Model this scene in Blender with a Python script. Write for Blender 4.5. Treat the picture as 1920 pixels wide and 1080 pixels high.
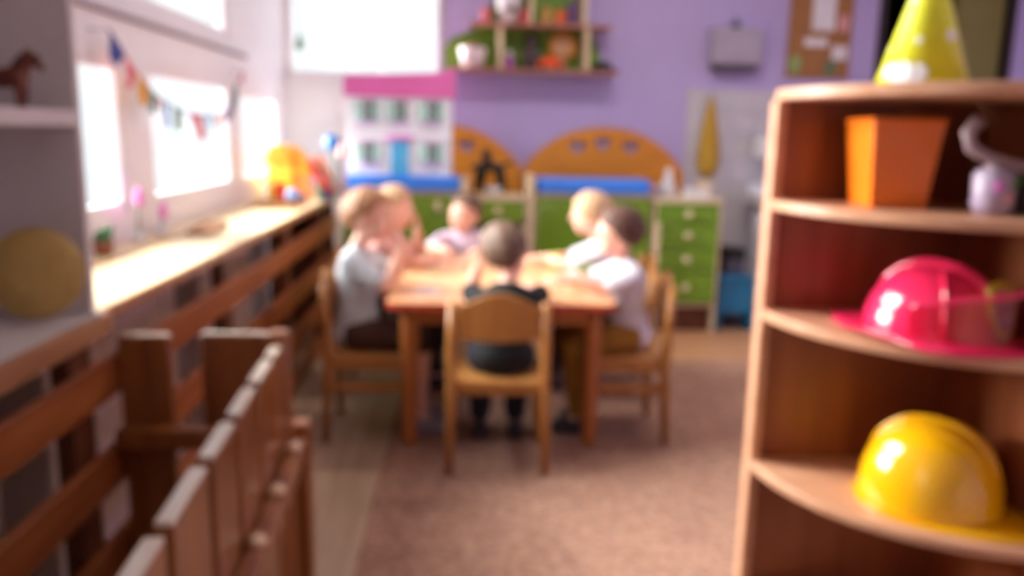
import bpy, bmesh, math, random
from mathutils import Vector, Matrix, Euler
random.seed(7)
PI = math.pi
S = bpy.context.scene
COL = S.collection
for o in list(bpy.data.objects):
    bpy.data.objects.remove(o)

# ------------------------------------------------------------------ camera, world, exposure
cam_data = bpy.data.cameras.new('camera')
cam = bpy.data.objects.new('camera', cam_data)
COL.objects.link(cam)
cam_data.sensor_width = 36.0
cam_data.lens = 28.8
cam_data.clip_start = 0.02
wx = Vector((0.998471, -0.011135, -0.054142)); wy = Vector((-0.051082, 0.188364, -0.980770)); wz = Vector((0.021120, 0.982036, 0.187507))
cam.matrix_world = Matrix.Translation((0, 0, 1.2)) @ Matrix((wx, wy, wz)).to_4x4()
cam_data.dof.use_dof = True            # the lens is focused right in front of itself: the whole room is soft
cam_data.dof.focus_distance = 0.10
cam_data.dof.aperture_fstop = 19.0
S.camera = cam

world = bpy.data.worlds.new('daylight'); S.world = world
world.use_nodes = True
bg = world.node_tree.nodes['Background']
bg.inputs['Color'].default_value = (0.93, 0.97, 1.0, 1)
bg.inputs['Strength'].default_value = 1.08

vs = S.view_settings
vs.view_transform = 'Standard'; vs.look = 'None'; vs.gamma = 1.0; vs.use_curve_mapping = False
vs.exposure = 0.28


def portal(y0, y1, z0, z1):
    d = bpy.data.lights.new('window_daylight', 'AREA'); d.shape = 'RECTANGLE'
    d.size = y1 - y0; d.size_y = z1 - z0; d.cycles.is_portal = True
    o = bpy.data.objects.new('window_daylight', d); COL.objects.link(o)
    o.location = (-1.25, (y0 + y1) / 2, (z0 + z1) / 2)
    o.rotation_euler = Matrix(((0, 0, -1), (1, 0, 0), (0, 1, 0))).to_euler()   # shines towards +X
    R = Matrix(((0, 0, -1), (-1, 0, 0), (0, 1, 0)))
    o.rotation_euler = R.to_euler()


def soft_sun(strength, angle, d, col=(1, .97, .93)):
    l = bpy.data.lights.new('daylight_sun', 'SUN'); l.energy = strength; l.angle = math.radians(angle); l.color = col
    o = bpy.data.objects.new('daylight_sun', l); COL.objects.link(o); o.location = (-6, -3, 5)
    o.rotation_euler = Vector(d).to_track_quat('-Z', 'Y').to_euler()


soft_sun(44, 66, (1, -.24, -.38))

OPEN = [(1.90, 2.93, .90, 1.41), (3.17, 4.23, .90, 1.41), (4.40, 5.30, .90, 1.38),
        (1.90, 2.90, 1.62, 2.45), (3.13, 4.22, 1.62, 2.45), (-1.0, .2, 1.1, 2.3)]
for a in OPEN:
    portal(*a)


def add_fill_light(x, y, e, sx=1.2, sy=.3):  # added ambient fill under the unseen ceiling
    d = bpy.data.lights.new('fill_light', 'AREA'); d.shape = 'RECTANGLE'; d.size = sx; d.size_y = sy; d.energy = e
    d.color = (1, .93, .84)
    o = bpy.data.objects.new('fill_light', d); COL.objects.link(o); o.location = (x, y, 2.82)


for lx, ly, le in ((.9, 3.6, 22), (.9, .9, 4), (2.9, 2.3, 6)):
    add_fill_light(lx, ly, le)

# ------------------------------------------------------------------ materials
MATS = {}


def lin(c):
    return tuple(((v / 255) / 12.92 if v / 255 <= .04045 else ((v / 255 + .055) / 1.055) ** 2.4) for v in c) + (1,)


def mat(name, rgb, rough=.5, rgb2=None, scale=8, stretch=(1, 1, 1), kind='noise', metal=0, spec=.5, coat=0, bump=0, trans=0, sss=0):
    if name in MATS:
        return MATS[name]
    m = bpy.data.materials.new(name); m.use_nodes = True
    nt = m.node_tree; b = nt.nodes['Principled BSDF']
    b.inputs['Roughness'].default_value = rough; b.inputs['Metallic'].default_value = metal
    b.inputs['Specular IOR Level'].default_value = spec; b.inputs['Coat Weight'].default_value = coat
    b.inputs['Coat Roughness'].default_value = .08
    if sss:
        b.inputs['Subsurface Weight'].default_value = sss; b.inputs['Subsurface Radius'].default_value = (.02, .008, .005)
        b.inputs['Subsurface Scale'].default_value = .4
    if rgb2 is None:
        rgb2 = tuple(v * .93 for v in rgb)
    tc = nt.nodes.new('ShaderNodeTexCoord'); mp = nt.nodes.new('ShaderNodeMapping')
    mp.inputs['Scale'].default_value = stretch
    nt.links.new(tc.outputs['Object'], mp.inputs['Vector'])
    if kind == 'wave':
        t = nt.nodes.new('ShaderNodeTexWave'); t.inputs['Scale'].default_value = scale
        t.inputs['Distortion'].default_value = 5; t.inputs['Detail'].default_value = 3; t.inputs['Detail Scale'].default_value = 1.5
        fac = t.outputs['Fac']
    elif kind == 'vor':
        t = nt.nodes.new('ShaderNodeTexVoronoi'); t.inputs['Scale'].default_value = scale
        fac = t.outputs['Distance']
    else:
        t = nt.nodes.new('ShaderNodeTexNoise'); t.inputs['Scale'].default_value = scale; t.inputs['Detail'].default_value = 5
        fac = t.outputs['Fac']
    nt.links.new(mp.outputs['Vector'], t.inputs['Vector'])
    r = nt.nodes.new('ShaderNodeValToRGB')
    r.color_ramp.elements[0].color = lin(rgb2); r.color_ramp.elements[1].color = lin(rgb)
    r.color_ramp.elements[0].position = .3; r.color_ramp.elements[1].position = .7
    nt.links.new(fac, r.inputs['Fac']); nt.links.new(r.outputs['Color'], b.inputs['Base Color'])
    if bump:
        bn = nt.nodes.new('ShaderNodeBump'); bn.inputs['Strength'].default_value = bump; bn.inputs['Distance'].default_value = .01
        nt.links.new(fac, bn.inputs['Height']); nt.links.new(bn.outputs['Normal'], b.inputs['Normal'])
    MATS[name] = m
    return m


def wood(name, rgb, rgb2, rough=.4, axis=2, spec=.4, coat=0):
    st = [9, 9, 9]; st[axis] = .8
    return mat(name, rgb, rough, rgb2, 3.0, tuple(st), 'noise', spec=spec, coat=coat)


W_FENCE = wood('fence_wood', (164, 94, 48), (132, 66, 30), .45, 1)
W_FENCEV = wood('fence_wood_upright', (112, 60, 32), (80, 38, 20), .5, 2)
W_GATE = wood('partition_wood', (158, 96, 52), (126, 70, 34), .28, 2, coat=.5)
W_CHAIR = wood('chair_beech', (176, 118, 62), (152, 96, 44), .35, 2)
W_SEAT = wood('chair_seat_beech', (200, 142, 82), (176, 118, 60), .35, 1)
W_TABLE = wood('table_top_beech', (236, 184, 138), (222, 166, 118), .3, 1, coat=.2)
W_EDGE = wood('table_edge_red', (196, 84, 58), (176, 66, 44), .35, 1)
W_TLEG = wood('table_leg_wood', (176, 108, 56), (150, 84, 38), .35, 2)
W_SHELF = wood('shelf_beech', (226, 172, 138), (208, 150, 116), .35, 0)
W_SHADEPANEL = wood('shaded_panel_beech', (154, 86, 50), (134, 70, 40), .35, 2)  # beech darkened: shade inside the corner shelf put into the colour
W_COUNTER = wood('counter_wood', (238, 216, 178), (224, 196, 152), .3, 1)
W_NOSE = wood('counter_edge_wood', (176, 124, 84), (150, 100, 64), .4, 1)
W_ARCH = wood('arch_wood', (226, 150, 52), (206, 130, 40), .38, 0)
W_PALE = wood('pale_birch', (232, 212, 180), (214, 190, 154), .4, 0)
W_WALLSHELF = wood('wall_shelf_wood', (186, 132, 116), (164, 110, 94), .45, 0)
FLOORW = wood('floor_planks', (186, 160, 136), (160, 132, 108), .35, 1)
FLOORB = wood('floor_brown', (196, 146, 108), (172, 122, 88), .4, 0)
M_PURPLE = mat('lilac_paint', (188, 174, 222), .7, (182, 168, 216), 3)
M_WHITEWALL = mat('white_paint', (232, 230, 230), .7, (226, 224, 225), 3)
M_FRAME = mat('window_frame_paint', (234, 228, 232), .4, (228, 222, 227), 6)
M_UNIT = mat('grey_white_laminate', (210, 201, 200), .45, (204, 195, 194), 5)
M_GREEN = mat('green_laminate', (114, 154, 34), .35, (106, 144, 28), 4, coat=.2)
M_BLUE = mat('blue_vinyl', (60, 142, 252), .3, (52, 132, 244), 6)
M_ORANGE = mat('orange_plastic', (250, 128, 22), .3, (242, 118, 16), 4, sss=.15)
M_PINKP = mat('pink_plastic', (240, 44, 96), .16, (236, 40, 90), 3, coat=.6)
M_YELP = mat('yellow_plastic', (255, 190, 14), .16, (250, 182, 12), 3, coat=.6)
M_LIME = mat('lime_card', (226, 226, 40), .5, (214, 216, 34), 5)
M_WHITE = mat('white_plastic', (238, 238, 242), .35)
M_BLACK = mat('black_plastic', (14, 12, 14), .5)
M_TILE = mat('white_tile', (206, 204, 210), .25, (198, 196, 203), 6, coat=.3)
M_GREYM = mat('grey_metal', (176, 168, 186), .4, (166, 158, 176), 8)
M_RAD = mat('radiator_paint', (232, 206, 196), .5, (224, 198, 188), 6)
M_SKIN = mat('skin', (238, 188, 166), .5, (228, 168, 148), 14, sss=.1)
M_MOUTH = mat('lips', (196, 96, 92), .5)
M_EYEW = mat('eye_white', (235, 232, 230), .3)
M_EYEP = mat('eye_iris', (50, 34, 26), .2)
M_OLIVE = mat('olive_door_paint', (136, 128, 66), .6, (126, 118, 58), 4)
M_CORK = mat('cork', (172, 122, 74), .8, (150, 102, 58), 40)
M_PAPER = mat('paper', (236, 234, 236), .7)
M_ROOF = mat('pink_roof', (228, 112, 186), .35, (220, 104, 178), 4)
M_HOUSE = mat('dollhouse_white', (238, 244, 255), .4, (234, 240, 252))
M_DARKGREEN = mat('window_dark_green', (70, 118, 108), .4)
M_MINT = mat('mint_shutter', (196, 240, 236), .4)
M_SKYBLUE = mat('sky_blue_door', (84, 188, 246), .4)
M_LEAF = mat('green_painted_board', (120, 160, 48), .5, (100, 140, 40), 10)
M_DGREEN = mat('dark_green_leaf', (44, 110, 62), .5, (36, 92, 50), 20)
M_TEAL = mat('teal_plastic', (22, 116, 160), .35, (18, 106, 150), 4)
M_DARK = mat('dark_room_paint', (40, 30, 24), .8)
M_RED = mat('red_toy', (214, 54, 48), .4)
M_NAVY = mat('navy_cloth', (52, 70, 150), .7)
M_REDC = mat('red_cloth', (214, 70, 90), .7)
M_OCHRE = mat('ochre_cloth', (222, 158, 46), .7)
M_GRNC = mat('green_cloth', (92, 128, 104), .7)
M_BLUEC = mat('light_blue_cloth', (110, 140, 206), .7)
M_PALEC = mat('pale_pink_cloth', (230, 170, 170), .7)
M_VIOLC = mat('violet_cloth', (122, 92, 150), .7)
M_GOLD = mat('mustard_straw', (196, 164, 92), .6, (180, 148, 78), 60, (1, 1, 1), bump=.3)
M_HORSE = mat('horse_brown', (112, 52, 34), .5, (94, 40, 26), 12)
M_MANE = mat('horse_mane', (36, 26, 30), .6)
M_LILAC = mat('lilac_pot', (186, 170, 190), .4, (160, 140, 168), 30)
M_TOYGREY = mat('grey_pink_plastic', (176, 150, 158), .4)
M_PINKF = mat('pink_petal', (246, 130, 226), .5)
M_STEM = mat('stem_green', (80, 130, 70), .6)
M_CERAM = mat('white_ceramic', (236, 238, 246), .15, coat=.5)


def speckle(name, cols, scale):
    m = bpy.data.materials.new(name); m.use_nodes = True; nt = m.node_tree; b = nt.nodes['Principled BSDF']
    b.inputs['Roughness'].default_value = .95; b.inputs['Specular IOR Level'].default_value = .1
    tc = nt.nodes.new('ShaderNodeTexCoord'); v = nt.nodes.new('ShaderNodeTexVoronoi'); v.inputs['Scale'].default_value = scale
    r = nt.nodes.new('ShaderNodeValToRGB'); r.color_ramp.interpolation = 'CONSTANT'
    els = r.color_ramp.elements
    while len(els) < len(cols):
        els.new(.5)
    for i, c in enumerate(cols):
        els[i].position = i / len(cols); els[i].color = lin(c)
    sp = nt.nodes.new('ShaderNodeSeparateColor')
    nt.links.new(tc.outputs['Object'], v.inputs['Vector']); nt.links.new(v.outputs['Color'], sp.inputs['Color'])
    nt.links.new(sp.outputs['Red'], r.inputs['Fac']); nt.links.new(r.outputs['Color'], b.inputs['Base Color'])
    MATS[name] = m
    return m


M_CARPET = speckle('speckled_carpet', [(164, 126, 106), (148, 110, 94), (174, 136, 116), (142, 104, 90), (166, 128, 108), (154, 120, 106)], 60)


def glass_pane():
    m = bpy.data.materials.new('window_glass'); m.use_nodes = True; nt = m.node_tree
    nt.nodes.remove(nt.nodes['Principled BSDF']); out = nt.nodes['Material Output']
    t = nt.nodes.new('ShaderNodeBsdfTransparent'); t.inputs['Color'].default_value = (.96, .98, .98, 1)
    g = nt.nodes.new('ShaderNodeBsdfGlossy'); g.inputs['Roughness'].default_value = .02
    x = nt.nodes.new('ShaderNodeMixShader'); x.inputs['Fac'].default_value = .05
    nt.links.new(t.outputs[0], x.inputs[1]); nt.links.new(g.outputs[0], x.inputs[2]); nt.links.new(x.outputs[0], out.inputs['Surface'])
    return m


M_GLASS = glass_pane()


# ------------------------------------------------------------------ mesh helpers
class MB:
    def __init__(self):
        self.bm = bmesh.new()

    def _place(self, verts, M):
        bmesh.ops.transform(self.bm, matrix=M, verts=verts); return self

    def box(self, a, b, M=None):
        r = bmesh.ops.create_cube(self.bm, size=1)
        a = Vector(a); b = Vector(b); c = (a + b) / 2; d = b - a
        T = Matrix.Translation(c) @ Matrix.Diagonal((abs(d.x), abs(d.y), abs(d.z), 1))
        return self._place(r['verts'], (M or Matrix()) @ T)

    def ell(self, c, r, R=None, sub=3):
        if not hasattr(r, '__len__'):
            r = (r, r, r)
        q = bmesh.ops.create_icosphere(self.bm, subdivisions=sub, radius=1)
        T = Matrix.Translation(c) @ (R.to_4x4() if R is not None else Matrix()) @ Matrix.Diagonal((*r, 1))
        return self._place(q['verts'], T)

    def cone(self, p, q, r1, r2, seg=14, cap=True):
        p = Vector(p); q = Vector(q); d = q - p
        if d.length < 1e-6:
            return self
        c = bmesh.ops.create_cone(self.bm, cap_ends=cap, segments=seg, radius1=max(r1, 1e-5), radius2=max(r2, 1e-5), depth=d.length)
        T = Matrix.Translation((p + q) / 2) @ d.to_track_quat('Z', 'Y').to_matrix().to_4x4()
        return self._place(c['verts'], T)

    def chain(self, pts, rad, sub=2):
        if not hasattr(rad, '__len__'):
            rad = [rad] * len(pts)
        for i in range(len(pts)):
            self.ell(pts[i], rad[i], sub=sub)
            if i:
                self.cone(pts[i - 1], pts[i], rad[i - 1], rad[i])
        return self

    def tube(self, pts, r, seg=10):          # swept tube with one skin
        pts = [Vector(p) for p in pts]; n = len(pts); rings = []
        rad = r if hasattr(r, '__len__') else [r] * n
        up = Vector((0, 0, 1))
        for i, p in enumerate(pts):
            t = (pts[min(i + 1, n - 1)] - pts[max(i - 1, 0)]).normalized()
            if abs(t.dot(up)) > .95:
                up = Vector((1, 0, 0))
            s = t.cross(up).normalized(); u = s.cross(t).normalized(); up = u
            rings.append([self.bm.verts.new(p + (s * math.cos(2 * PI * k / seg) + u * math.sin(2 * PI * k / seg)) * rad[i]) for k in range(seg)])
        for a, b in zip(rings, rings[1:]):
            for k in range(seg):
                self.bm.faces.new((a[k], a[(k + 1) % seg], b[(k + 1) % seg], b[k]))
        self.bm.faces.new(rings[0][::-1]); self.bm.faces.new(rings[-1])
        return self

    def lathe(self, prof, seg=32, M=None, closed=False):
        rings = []
        M = M or Matrix()
        for r, z in prof:
            rings.append([self.bm.verts.new(M @ Vector((r * math.cos(2 * PI * k / seg), r * math.sin(2 * PI * k / seg), z))) for k in range(seg)])
        pairs = list(zip(rings, rings[1:]))
        if closed:
            pairs.append((rings[-1], rings[0]))
        for a, b in pairs:
            for k in range(seg):
                self.bm.faces.new((a[k], a[(k + 1) % seg], b[(k + 1) % seg], b[k]))
        if not closed:
            self.bm.faces.new(rings[0][::-1]); self.bm.faces.new(rings[-1])
        return self

    def prism(self, pts, h, M=None):         # 2D outline in local xy, extruded along z from 0 to h
        M = M or Matrix()
        a = [self.bm.verts.new(M @ Vector((x, y, 0))) for x, y in pts]
        b = [self.bm.verts.new(M @ Vector((x, y, h))) for x, y in pts]
        self.bm.faces.new(a[::-1]); self.bm.faces.new(b)
        n = len(pts)
        for k in range(n):
            self.bm.faces.new((a[k], a[(k + 1) % n], b[(k + 1) % n], b[k]))
        return self

    def mesh(self, name):
        bmesh.ops.recalc_face_normals(self.bm, faces=self.bm.faces)
        me = bpy.data.meshes.new(name); self.bm.to_mesh(me); self.bm.free(); return me

    def build(self, name, m, parent=None, bevel=0, smooth=False, loc=None, rot=None, subsurf=0):
        me = self.mesh(name); me.materials.append(m)
        o = bpy.data.objects.new(name, me); COL.objects.link(o)
        if parent is not None:
            o.parent = parent
        if loc is not None:
            o.location = loc
        if rot is not None:
            o.rotation_euler = rot
        if bevel:
            md = o.modifiers.new('bevel', 'BEVEL'); md.width = bevel; md.segments = 3; md.limit_method = 'ANGLE'
            md.angle_limit = math.radians(40)
        if subsurf:
            md = o.modifiers.new('sub', 'SUBSURF'); md.levels = md.render_levels = subsurf
        if smooth or bevel:
            for p in me.polygons:
                p.use_smooth = True
            if not smooth:
                me.set_sharp_from_angle(angle=math.radians(35))
        return o

    def blob(self, name, m, parent=None, voxel=.005, smooth=3, loc=None, rot=None):   # one continuous skin around everything added
        me = self.mesh(name)
        t = bpy.data.objects.new('tmp', me); COL.objects.link(t)
        r = t.modifiers.new('r', 'REMESH'); r.mode = 'VOXEL'; r.voxel_size = voxel
        s = t.modifiers.new('s', 'SMOOTH'); s.factor = .5; s.iterations = smooth
        dg = bpy.context.evaluated_depsgraph_get(); dg.update()
        me2 = bpy.data.meshes.new_from_object(t.evaluated_get(dg), depsgraph=dg)
        bpy.data.objects.remove(t); bpy.data.meshes.remove(me)
        me2.name = name; me2.materials.clear(); me2.materials.append(m)
        for p in me2.polygons:
            p.use_smooth = True
        o = bpy.data.objects.new(name, me2); COL.objects.link(o)
        if parent is not None:
            o.parent = parent
        if loc is not None:
            o.location = loc
        if rot is not None:
            o.rotation_euler = rot
        return o


def tag(o, label, cat=None, group=None, kind=None):
    o['label'] = label
    if cat: o['category'] = cat
    if group: o['group'] = group
    if kind: o['kind'] = kind
    return o


def thing(name, label, cat, loc=(0, 0, 0), rz=0, group=None):
    o = bpy.data.objects.new(name, None); o.empty_display_size = .1; COL.objects.link(o)
    o.location = loc; o.rotation_euler = (0, 0, rz)
    return tag(o, label, cat, group)


def struct(o):
    o['kind'] = 'structure'; return o


def copy_tree(o, parent=None):
    c = o.copy(); COL.objects.link(c)
    if parent is not None:
        c.parent = parent
    for ch in list(o.children):
        copy_tree(ch, c)
    return c


def XZ(y):      # maps prism local (x, y, z) to world (x, -, z): outline drawn in the XZ plane, extruded towards -Y
    return Matrix(((1, 0, 0, 0), (0, 0, -1, y), (0, 1, 0, 0), (0, 0, 0, 1)))


# ------------------------------------------------------------------ the room
XL, YB, XR, YR, ZC = -1.18, 5.45, 4.3, -3.0, 2.9
m = MB(); m.box((XL - .3, YR, -.1), (XR, YB + .2, 0)); struct(m.build('floor', FLOORW))
m = MB(); m.box((-.9, 4.2, 0.0005), (XR, 4.9, .004)); struct(m.build('trim_1', FLOORB))
m = MB(); m.box((XL - .3, YR, ZC), (XR, YB + .2, ZC + .1)); struct(m.build('ceiling', M_WHITEWALL))
# left wall, pierced by its windows
m = MB()
x0, x1 = XL - .05, XL
m.box((x0, YR, 0), (x1, YB, .9))
m.box((x0, YR, 2.5), (x1, YB, ZC))
m.box((x0, YR, .9), (x1, -1.0, 2.5)); m.box((x0, -1.0, .9), (x1, .2, 1.1)); m.box((x0, -1.0, 2.3), (x1, .2, 2.5)); m.box((x0, .2, .9), (x1, 1.9, 2.5))
m.box((x0, 1.9, 1.41), (x1, 4.4, 1.62)); m.box((x0, 2.93, .9), (x1, 3.17, 1.41)); m.box((x0, 4.23, .9), (x1, 4.40, 1.41))
m.box((x0, 2.90, 1.62), (x1, 3.13, 2.5)); m.box((x0, 4.22, 1.62), (x1, YB, 2.5)); m.box((x0, 4.4, 1.38), (x1, YB, 1.62))
m.box((x0, 5.3, .9), (x1, YB, 1.38)); m.box((x0, 1.9, 2.45), (x1, 4.22, 2.5))
struct(m.build('wall_left', M_FRAME))
# back wall: white stretch, then lilac, then the open doorway
m = MB(); m.box((XL - .12, YB, 0), (-.16, YB + .12, 1.53)); m.box((XL - .12, YB, 2.5), (-.16, YB + .12, ZC)); m.box((XL - .12, YB, 1.53), (-1.155, YB + .12, 2.5)); m.box((-.20, YB, 1.53), (-.16, YB + .12, 2.5)); struct(m.build('wall_back', M_WHITEWALL))
m = MB(); m.box((-.16, YB, 0), (2.66, YB + .12, ZC)); m.box((2.66, YB, 2.25), (3.58, YB + .12, ZC)); m.box((3.58, YB, 0), (XR, YB + .12, ZC))
struct(m.build('wall_back_lilac', M_PURPLE))
m = MB(); m.box((XR, YR, 0), (XR + .1, YB + .2, ZC)); struct(m.build('wall_right', M_PURPLE))
m = MB(); m.box((XL - .3, YR - .1, 0), (XR, YR, ZC)); struct(m.build('wall_rear', M_WHITEWALL))
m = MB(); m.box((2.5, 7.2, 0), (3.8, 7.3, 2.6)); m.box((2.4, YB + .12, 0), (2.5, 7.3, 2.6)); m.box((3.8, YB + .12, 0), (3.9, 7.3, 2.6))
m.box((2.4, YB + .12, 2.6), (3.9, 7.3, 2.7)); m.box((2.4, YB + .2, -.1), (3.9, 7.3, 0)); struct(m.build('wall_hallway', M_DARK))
m = MB(); m.box((2.66, YB - .015, 0), (2.70, YB + .13, 2.25)); m.box((3.54, YB - .015, 0), (3.58, YB + .13, 2.25)); m.box((2.66, YB - .015, 2.21), (3.58, YB + .13, 2.26))
d1 = struct(m.build('door_1', mat('dark_door_frame', (46, 32, 26), .5)))
m = MB(); m.box((3.20, YB + .03, .0), (3.52, YB + .07, 2.2)); m.build('door_leaf', M_OLIVE, d1, bevel=.004)
# carpet
m = MB(); m.box((-.30, .3, 0.001), (3.6, 4.2, .006)); tag(m.build('carpet', M_CARPET), 'speckled brownish pink carpet under the table and chairs', 'carpet')
# white tiles on the lilac wall
m = MB()
for i in range(8):
    for j in range(10):
        m.box((1.425 + i * .152, YB - .012, .002 + j * .15), (1.425 + i * .152 + .149, YB, .002 + j * .15 + .147))
struct(m.build('trim_2', M_TILE, bevel=.002))
# windows
def window(n, y0, y1, z0, z1, mull=None):
    fr = .035; m = MB(); xa, xb = XL - .045, XL - .008
    m.box((xa, y0, z0), (xb, y0 + fr, z1)); m.box((xa, y1 - fr, z0), (xb, y1, z1))
    m.box((xa, y0 + fr, z0), (xb, y1 - fr, z0 + fr)); m.box((xa, y0 + fr, z1 - fr), (xb, y1 - fr, z1))
    w = struct(m.build('window_%d' % n, M_FRAME, bevel=.004))
    m = MB(); m.box((xa + .02, y0 + fr, z0 + fr), (xa + .026, y1 - fr, z1 - fr)); m.build('pane', M_GLASS, w)
for i, a in enumerate(OPEN):
    window(i + 1, *a)
# window in the back wall
m = MB(); fr = .022
m.box((-1.155, YB - .004, 1.53), (-1.155 + fr, YB + .06, 2.5)); m.box((-.20 - fr, YB - .004, 1.53), (-.20, YB + .06, 2.5)); m.box((-1.133, YB - .004, 1.53), (-.222, YB + .06, 1.53 + fr)); m.box((-1.133, YB - .004, 2.478), (-.222, YB + .06, 2.5))
w8 = struct(m.build('window_7', M_FRAME, bevel=.004))
m = MB(); m.box((-1.133, YB + .03, 1.552), (-.222, YB + .035, 2.478)); m.build('pane', M_GLASS, w8)
m = MB(); m.box((-1.17, YB - .05, 1.500), (-.185, YB + .02, 1.528)); m.build('window_sill', M_FRAME, w8, bevel=.004)
m = MB(); m.box((-.196, YB - .02, 1.53), (-.165, YB, 2.5)); m.build('edge_trim', M_GREYM, w8, bevel=.003)
# dark sealing line and rail between the lower and upper windows
m = MB(); m.box((XL, 2.5, 1.548), (XL + .018, 4.5, 1.563)); struct(m.build('trim_3', mat('rail_grey_brown', (150, 130, 136), .5)))

# ------------------------------------------------------------------ radiator cover: counter, slatted front, radiators
ct = thing('window_counter', 'long pale wooden counter running under the windows', 'counter', (0, 0, 0))
m = MB(); m.box((XL, 1.78, .775), (-.80, 4.86, .80)); m.build('counter_board', W_COUNTER, ct, bevel=.003)
m = MB(); m.box((-.80, 1.78, .772), (-.79, 4.86, .80)); m.build('edge_strip', W_NOSE, ct, bevel=.002)
m = MB()
m.box((-1.055, 1.8, .80), (-1.043, 3.2, .803)); m.build('seam_strip', W_NOSE, ct)
for yy in (1.50, 2.70, 3.62, 4.50):
    pass
fc = thing('radiator_cover_fence', 'brown slatted wooden front of the radiator cover below the counter', 'slatted screen', (0, 0, 0))
for za, zb in ((.61, .70), (.405, .50), (.20, .295), (.03, .10)):
    m = MB(); m.box((-.79, .3, za), (-.77, 4.86, zb)); m.build('rail', W_FENCE, fc, bevel=.004)
for yy in (.9, 1.66, 2.70, 3.62, 4.45):
    m = MB(); m.box((-.83, yy - .045, 0), (-.79, yy + .045, .774)); m.build('post', W_FENCEV, fc, bevel=.003)
m = MB(); m.box((-1.17, 4.84, 0), (-.79, 4.86, .774)); m.build('end_panel', W_FENCEV, fc, bevel=.002)
def radiator(y0, y1, label):
    r = thing('radiator', label, 'radiator', (-1.02, (y0 + y1) / 2, .1), 0, 'radiators behind the slats')
    L = (y1 - y0) / 2
    m = MB(); n = int((y1 - y0) / .06)
    for i in range(n):
        y = -L + (i + .5) * (y1 - y0) / n
        m.box((-.06, y - .024, 0), (.09, y + .024, .62))
    m.box((-.03, -L, .03), (.05, L, .07)); m.box((-.03, -L, .55), (.05, L, .59))
    m.build('radiator_body', M_RAD, r, bevel=.012)
    for sx in (-1, 1):
        m = MB(); m.box((-.03, sx * L * .8 - .02, -.1), (.03, sx * L * .8 + .02, 0.005)); m.build('foot', M_RAD, r)
radiator(.8, 1.60, 'pale ribbed radiator behind the slats nearest the camera, under the white bookcase')
radiator(1.78, 2.62, 'pale ribbed radiator behind the slats beside the planked wooden partition')
radiator(2.85, 3.50, 'pale ribbed radiator behind the slats left of the seated child')

# ------------------------------------------------------------------ white bookcase on the counter, near left
bk = thing('white_bookcase', 'grey-white open bookcase standing at the near end of the counter', 'bookcase', (0, 0, 0))
m = MB(); m.box((-1.17, 1.75, .80), (-.80, 1.772, 1.75)); m.build('end_panel', M_UNIT, bk, bevel=.002)
m = MB(); m.cone((-.865, 1.7495, .862), (-.865, 1.7475, .862), .007, .007); m.build('screw_hole', M_BLACK, bk)
m = MB(); m.box((-1.17, .35, 1.192), (-.80, 1.75, 1.224)); m.build('shelf', M_UNIT, bk, bevel=.002)
m = MB(); m.box((-1.17, .35, 1.65), (-.80, 1.75, 1.68)); m.build('shelf', M_UNIT, bk, bevel=.002)
m = MB(); m.box((-1.175, .35, .80), (-1.165, 1.772, 1.75)); m.build('back_panel', M_UNIT, bk)
m = MB(); m.box((-1.17, .33, .80), (-.80, .35, 1.75)); m.build('end_panel', M_UNIT, bk, bevel=.002)
m = MB(); m.box((-1.17, .30, .775), (-.785, 1.775, .80)); m.build('base_board', M_UNIT, bk, bevel=.002)
m = MB(); m.box((-.785, .30, .752), (-.768, 1.775, .80)); m.build('edge_strip', W_NOSE, bk, bevel=.003)
# round straw mat leaning on the end panel
m = MB(); m.lathe([(.0, 0), (.086, 0), (.092, .006), (.088, .014), (.03, .017), (0.001, .017)], 40)
pl = m.build('round_straw_mat', M_GOLD, smooth=True, loc=(-.872, 1.68, .898), rot=(math.radians(80), 0, math.radians(12)))
tag(pl, 'round mustard straw mat standing upright on the white bookcase lower shelf', 'round mat')
# toy horse
hm = thing('toy_horse', 'small brown toy horse with dark mane on the white bookcase shelf', 'toy horse', (-.845, 1.60, 1.224), 0)
m = MB()
m.chain([(-.05, 0, .055), (-.02, 0, .052), (.012, 0, .056)], [.02, .018, .021])
m.chain([(.015, 0, .06), (.03, 0, .08), (.038, 0, .09)], [.016, .011, .010])
m.chain([(.034, 0, .092), (.052, 0, .078), (.058, 0, .072)], [.011, .008, .006])
for x, y, b in ((-.055, .01, -.008), (-.05, -.01, .006), (.014, .01, .006), (.02, -.01, -.004)):
    m.chain([(x, y, .05), (x + b, y, .028), (x + b * .4, y, .004)], [.011, .006, .0055])
m.ell((.036, .006, .102), (.003, .003, .007)); m.ell((.036, -.006, .102), (.003, .003, .007))
m.blob('horse_body', M_HORSE, hm, voxel=.0018, smooth=3)
m = MB(); m.chain([(.036, 0, .1), (.024, 0, .09), (.01, 0, .076)], [.006, .008, .007]); m.ell((.048, 0, .092), (.008, .006, .006)); m.blob('mane', M_MANE, hm, voxel=.0018)
m = MB(); m.chain([(-.066, 0, .062), (-.08, 0, .045), (-.08, 0, .02)], [.006, .007, .003]); m.blob('tail', M_MANE, hm, voxel=.0018)

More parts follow.
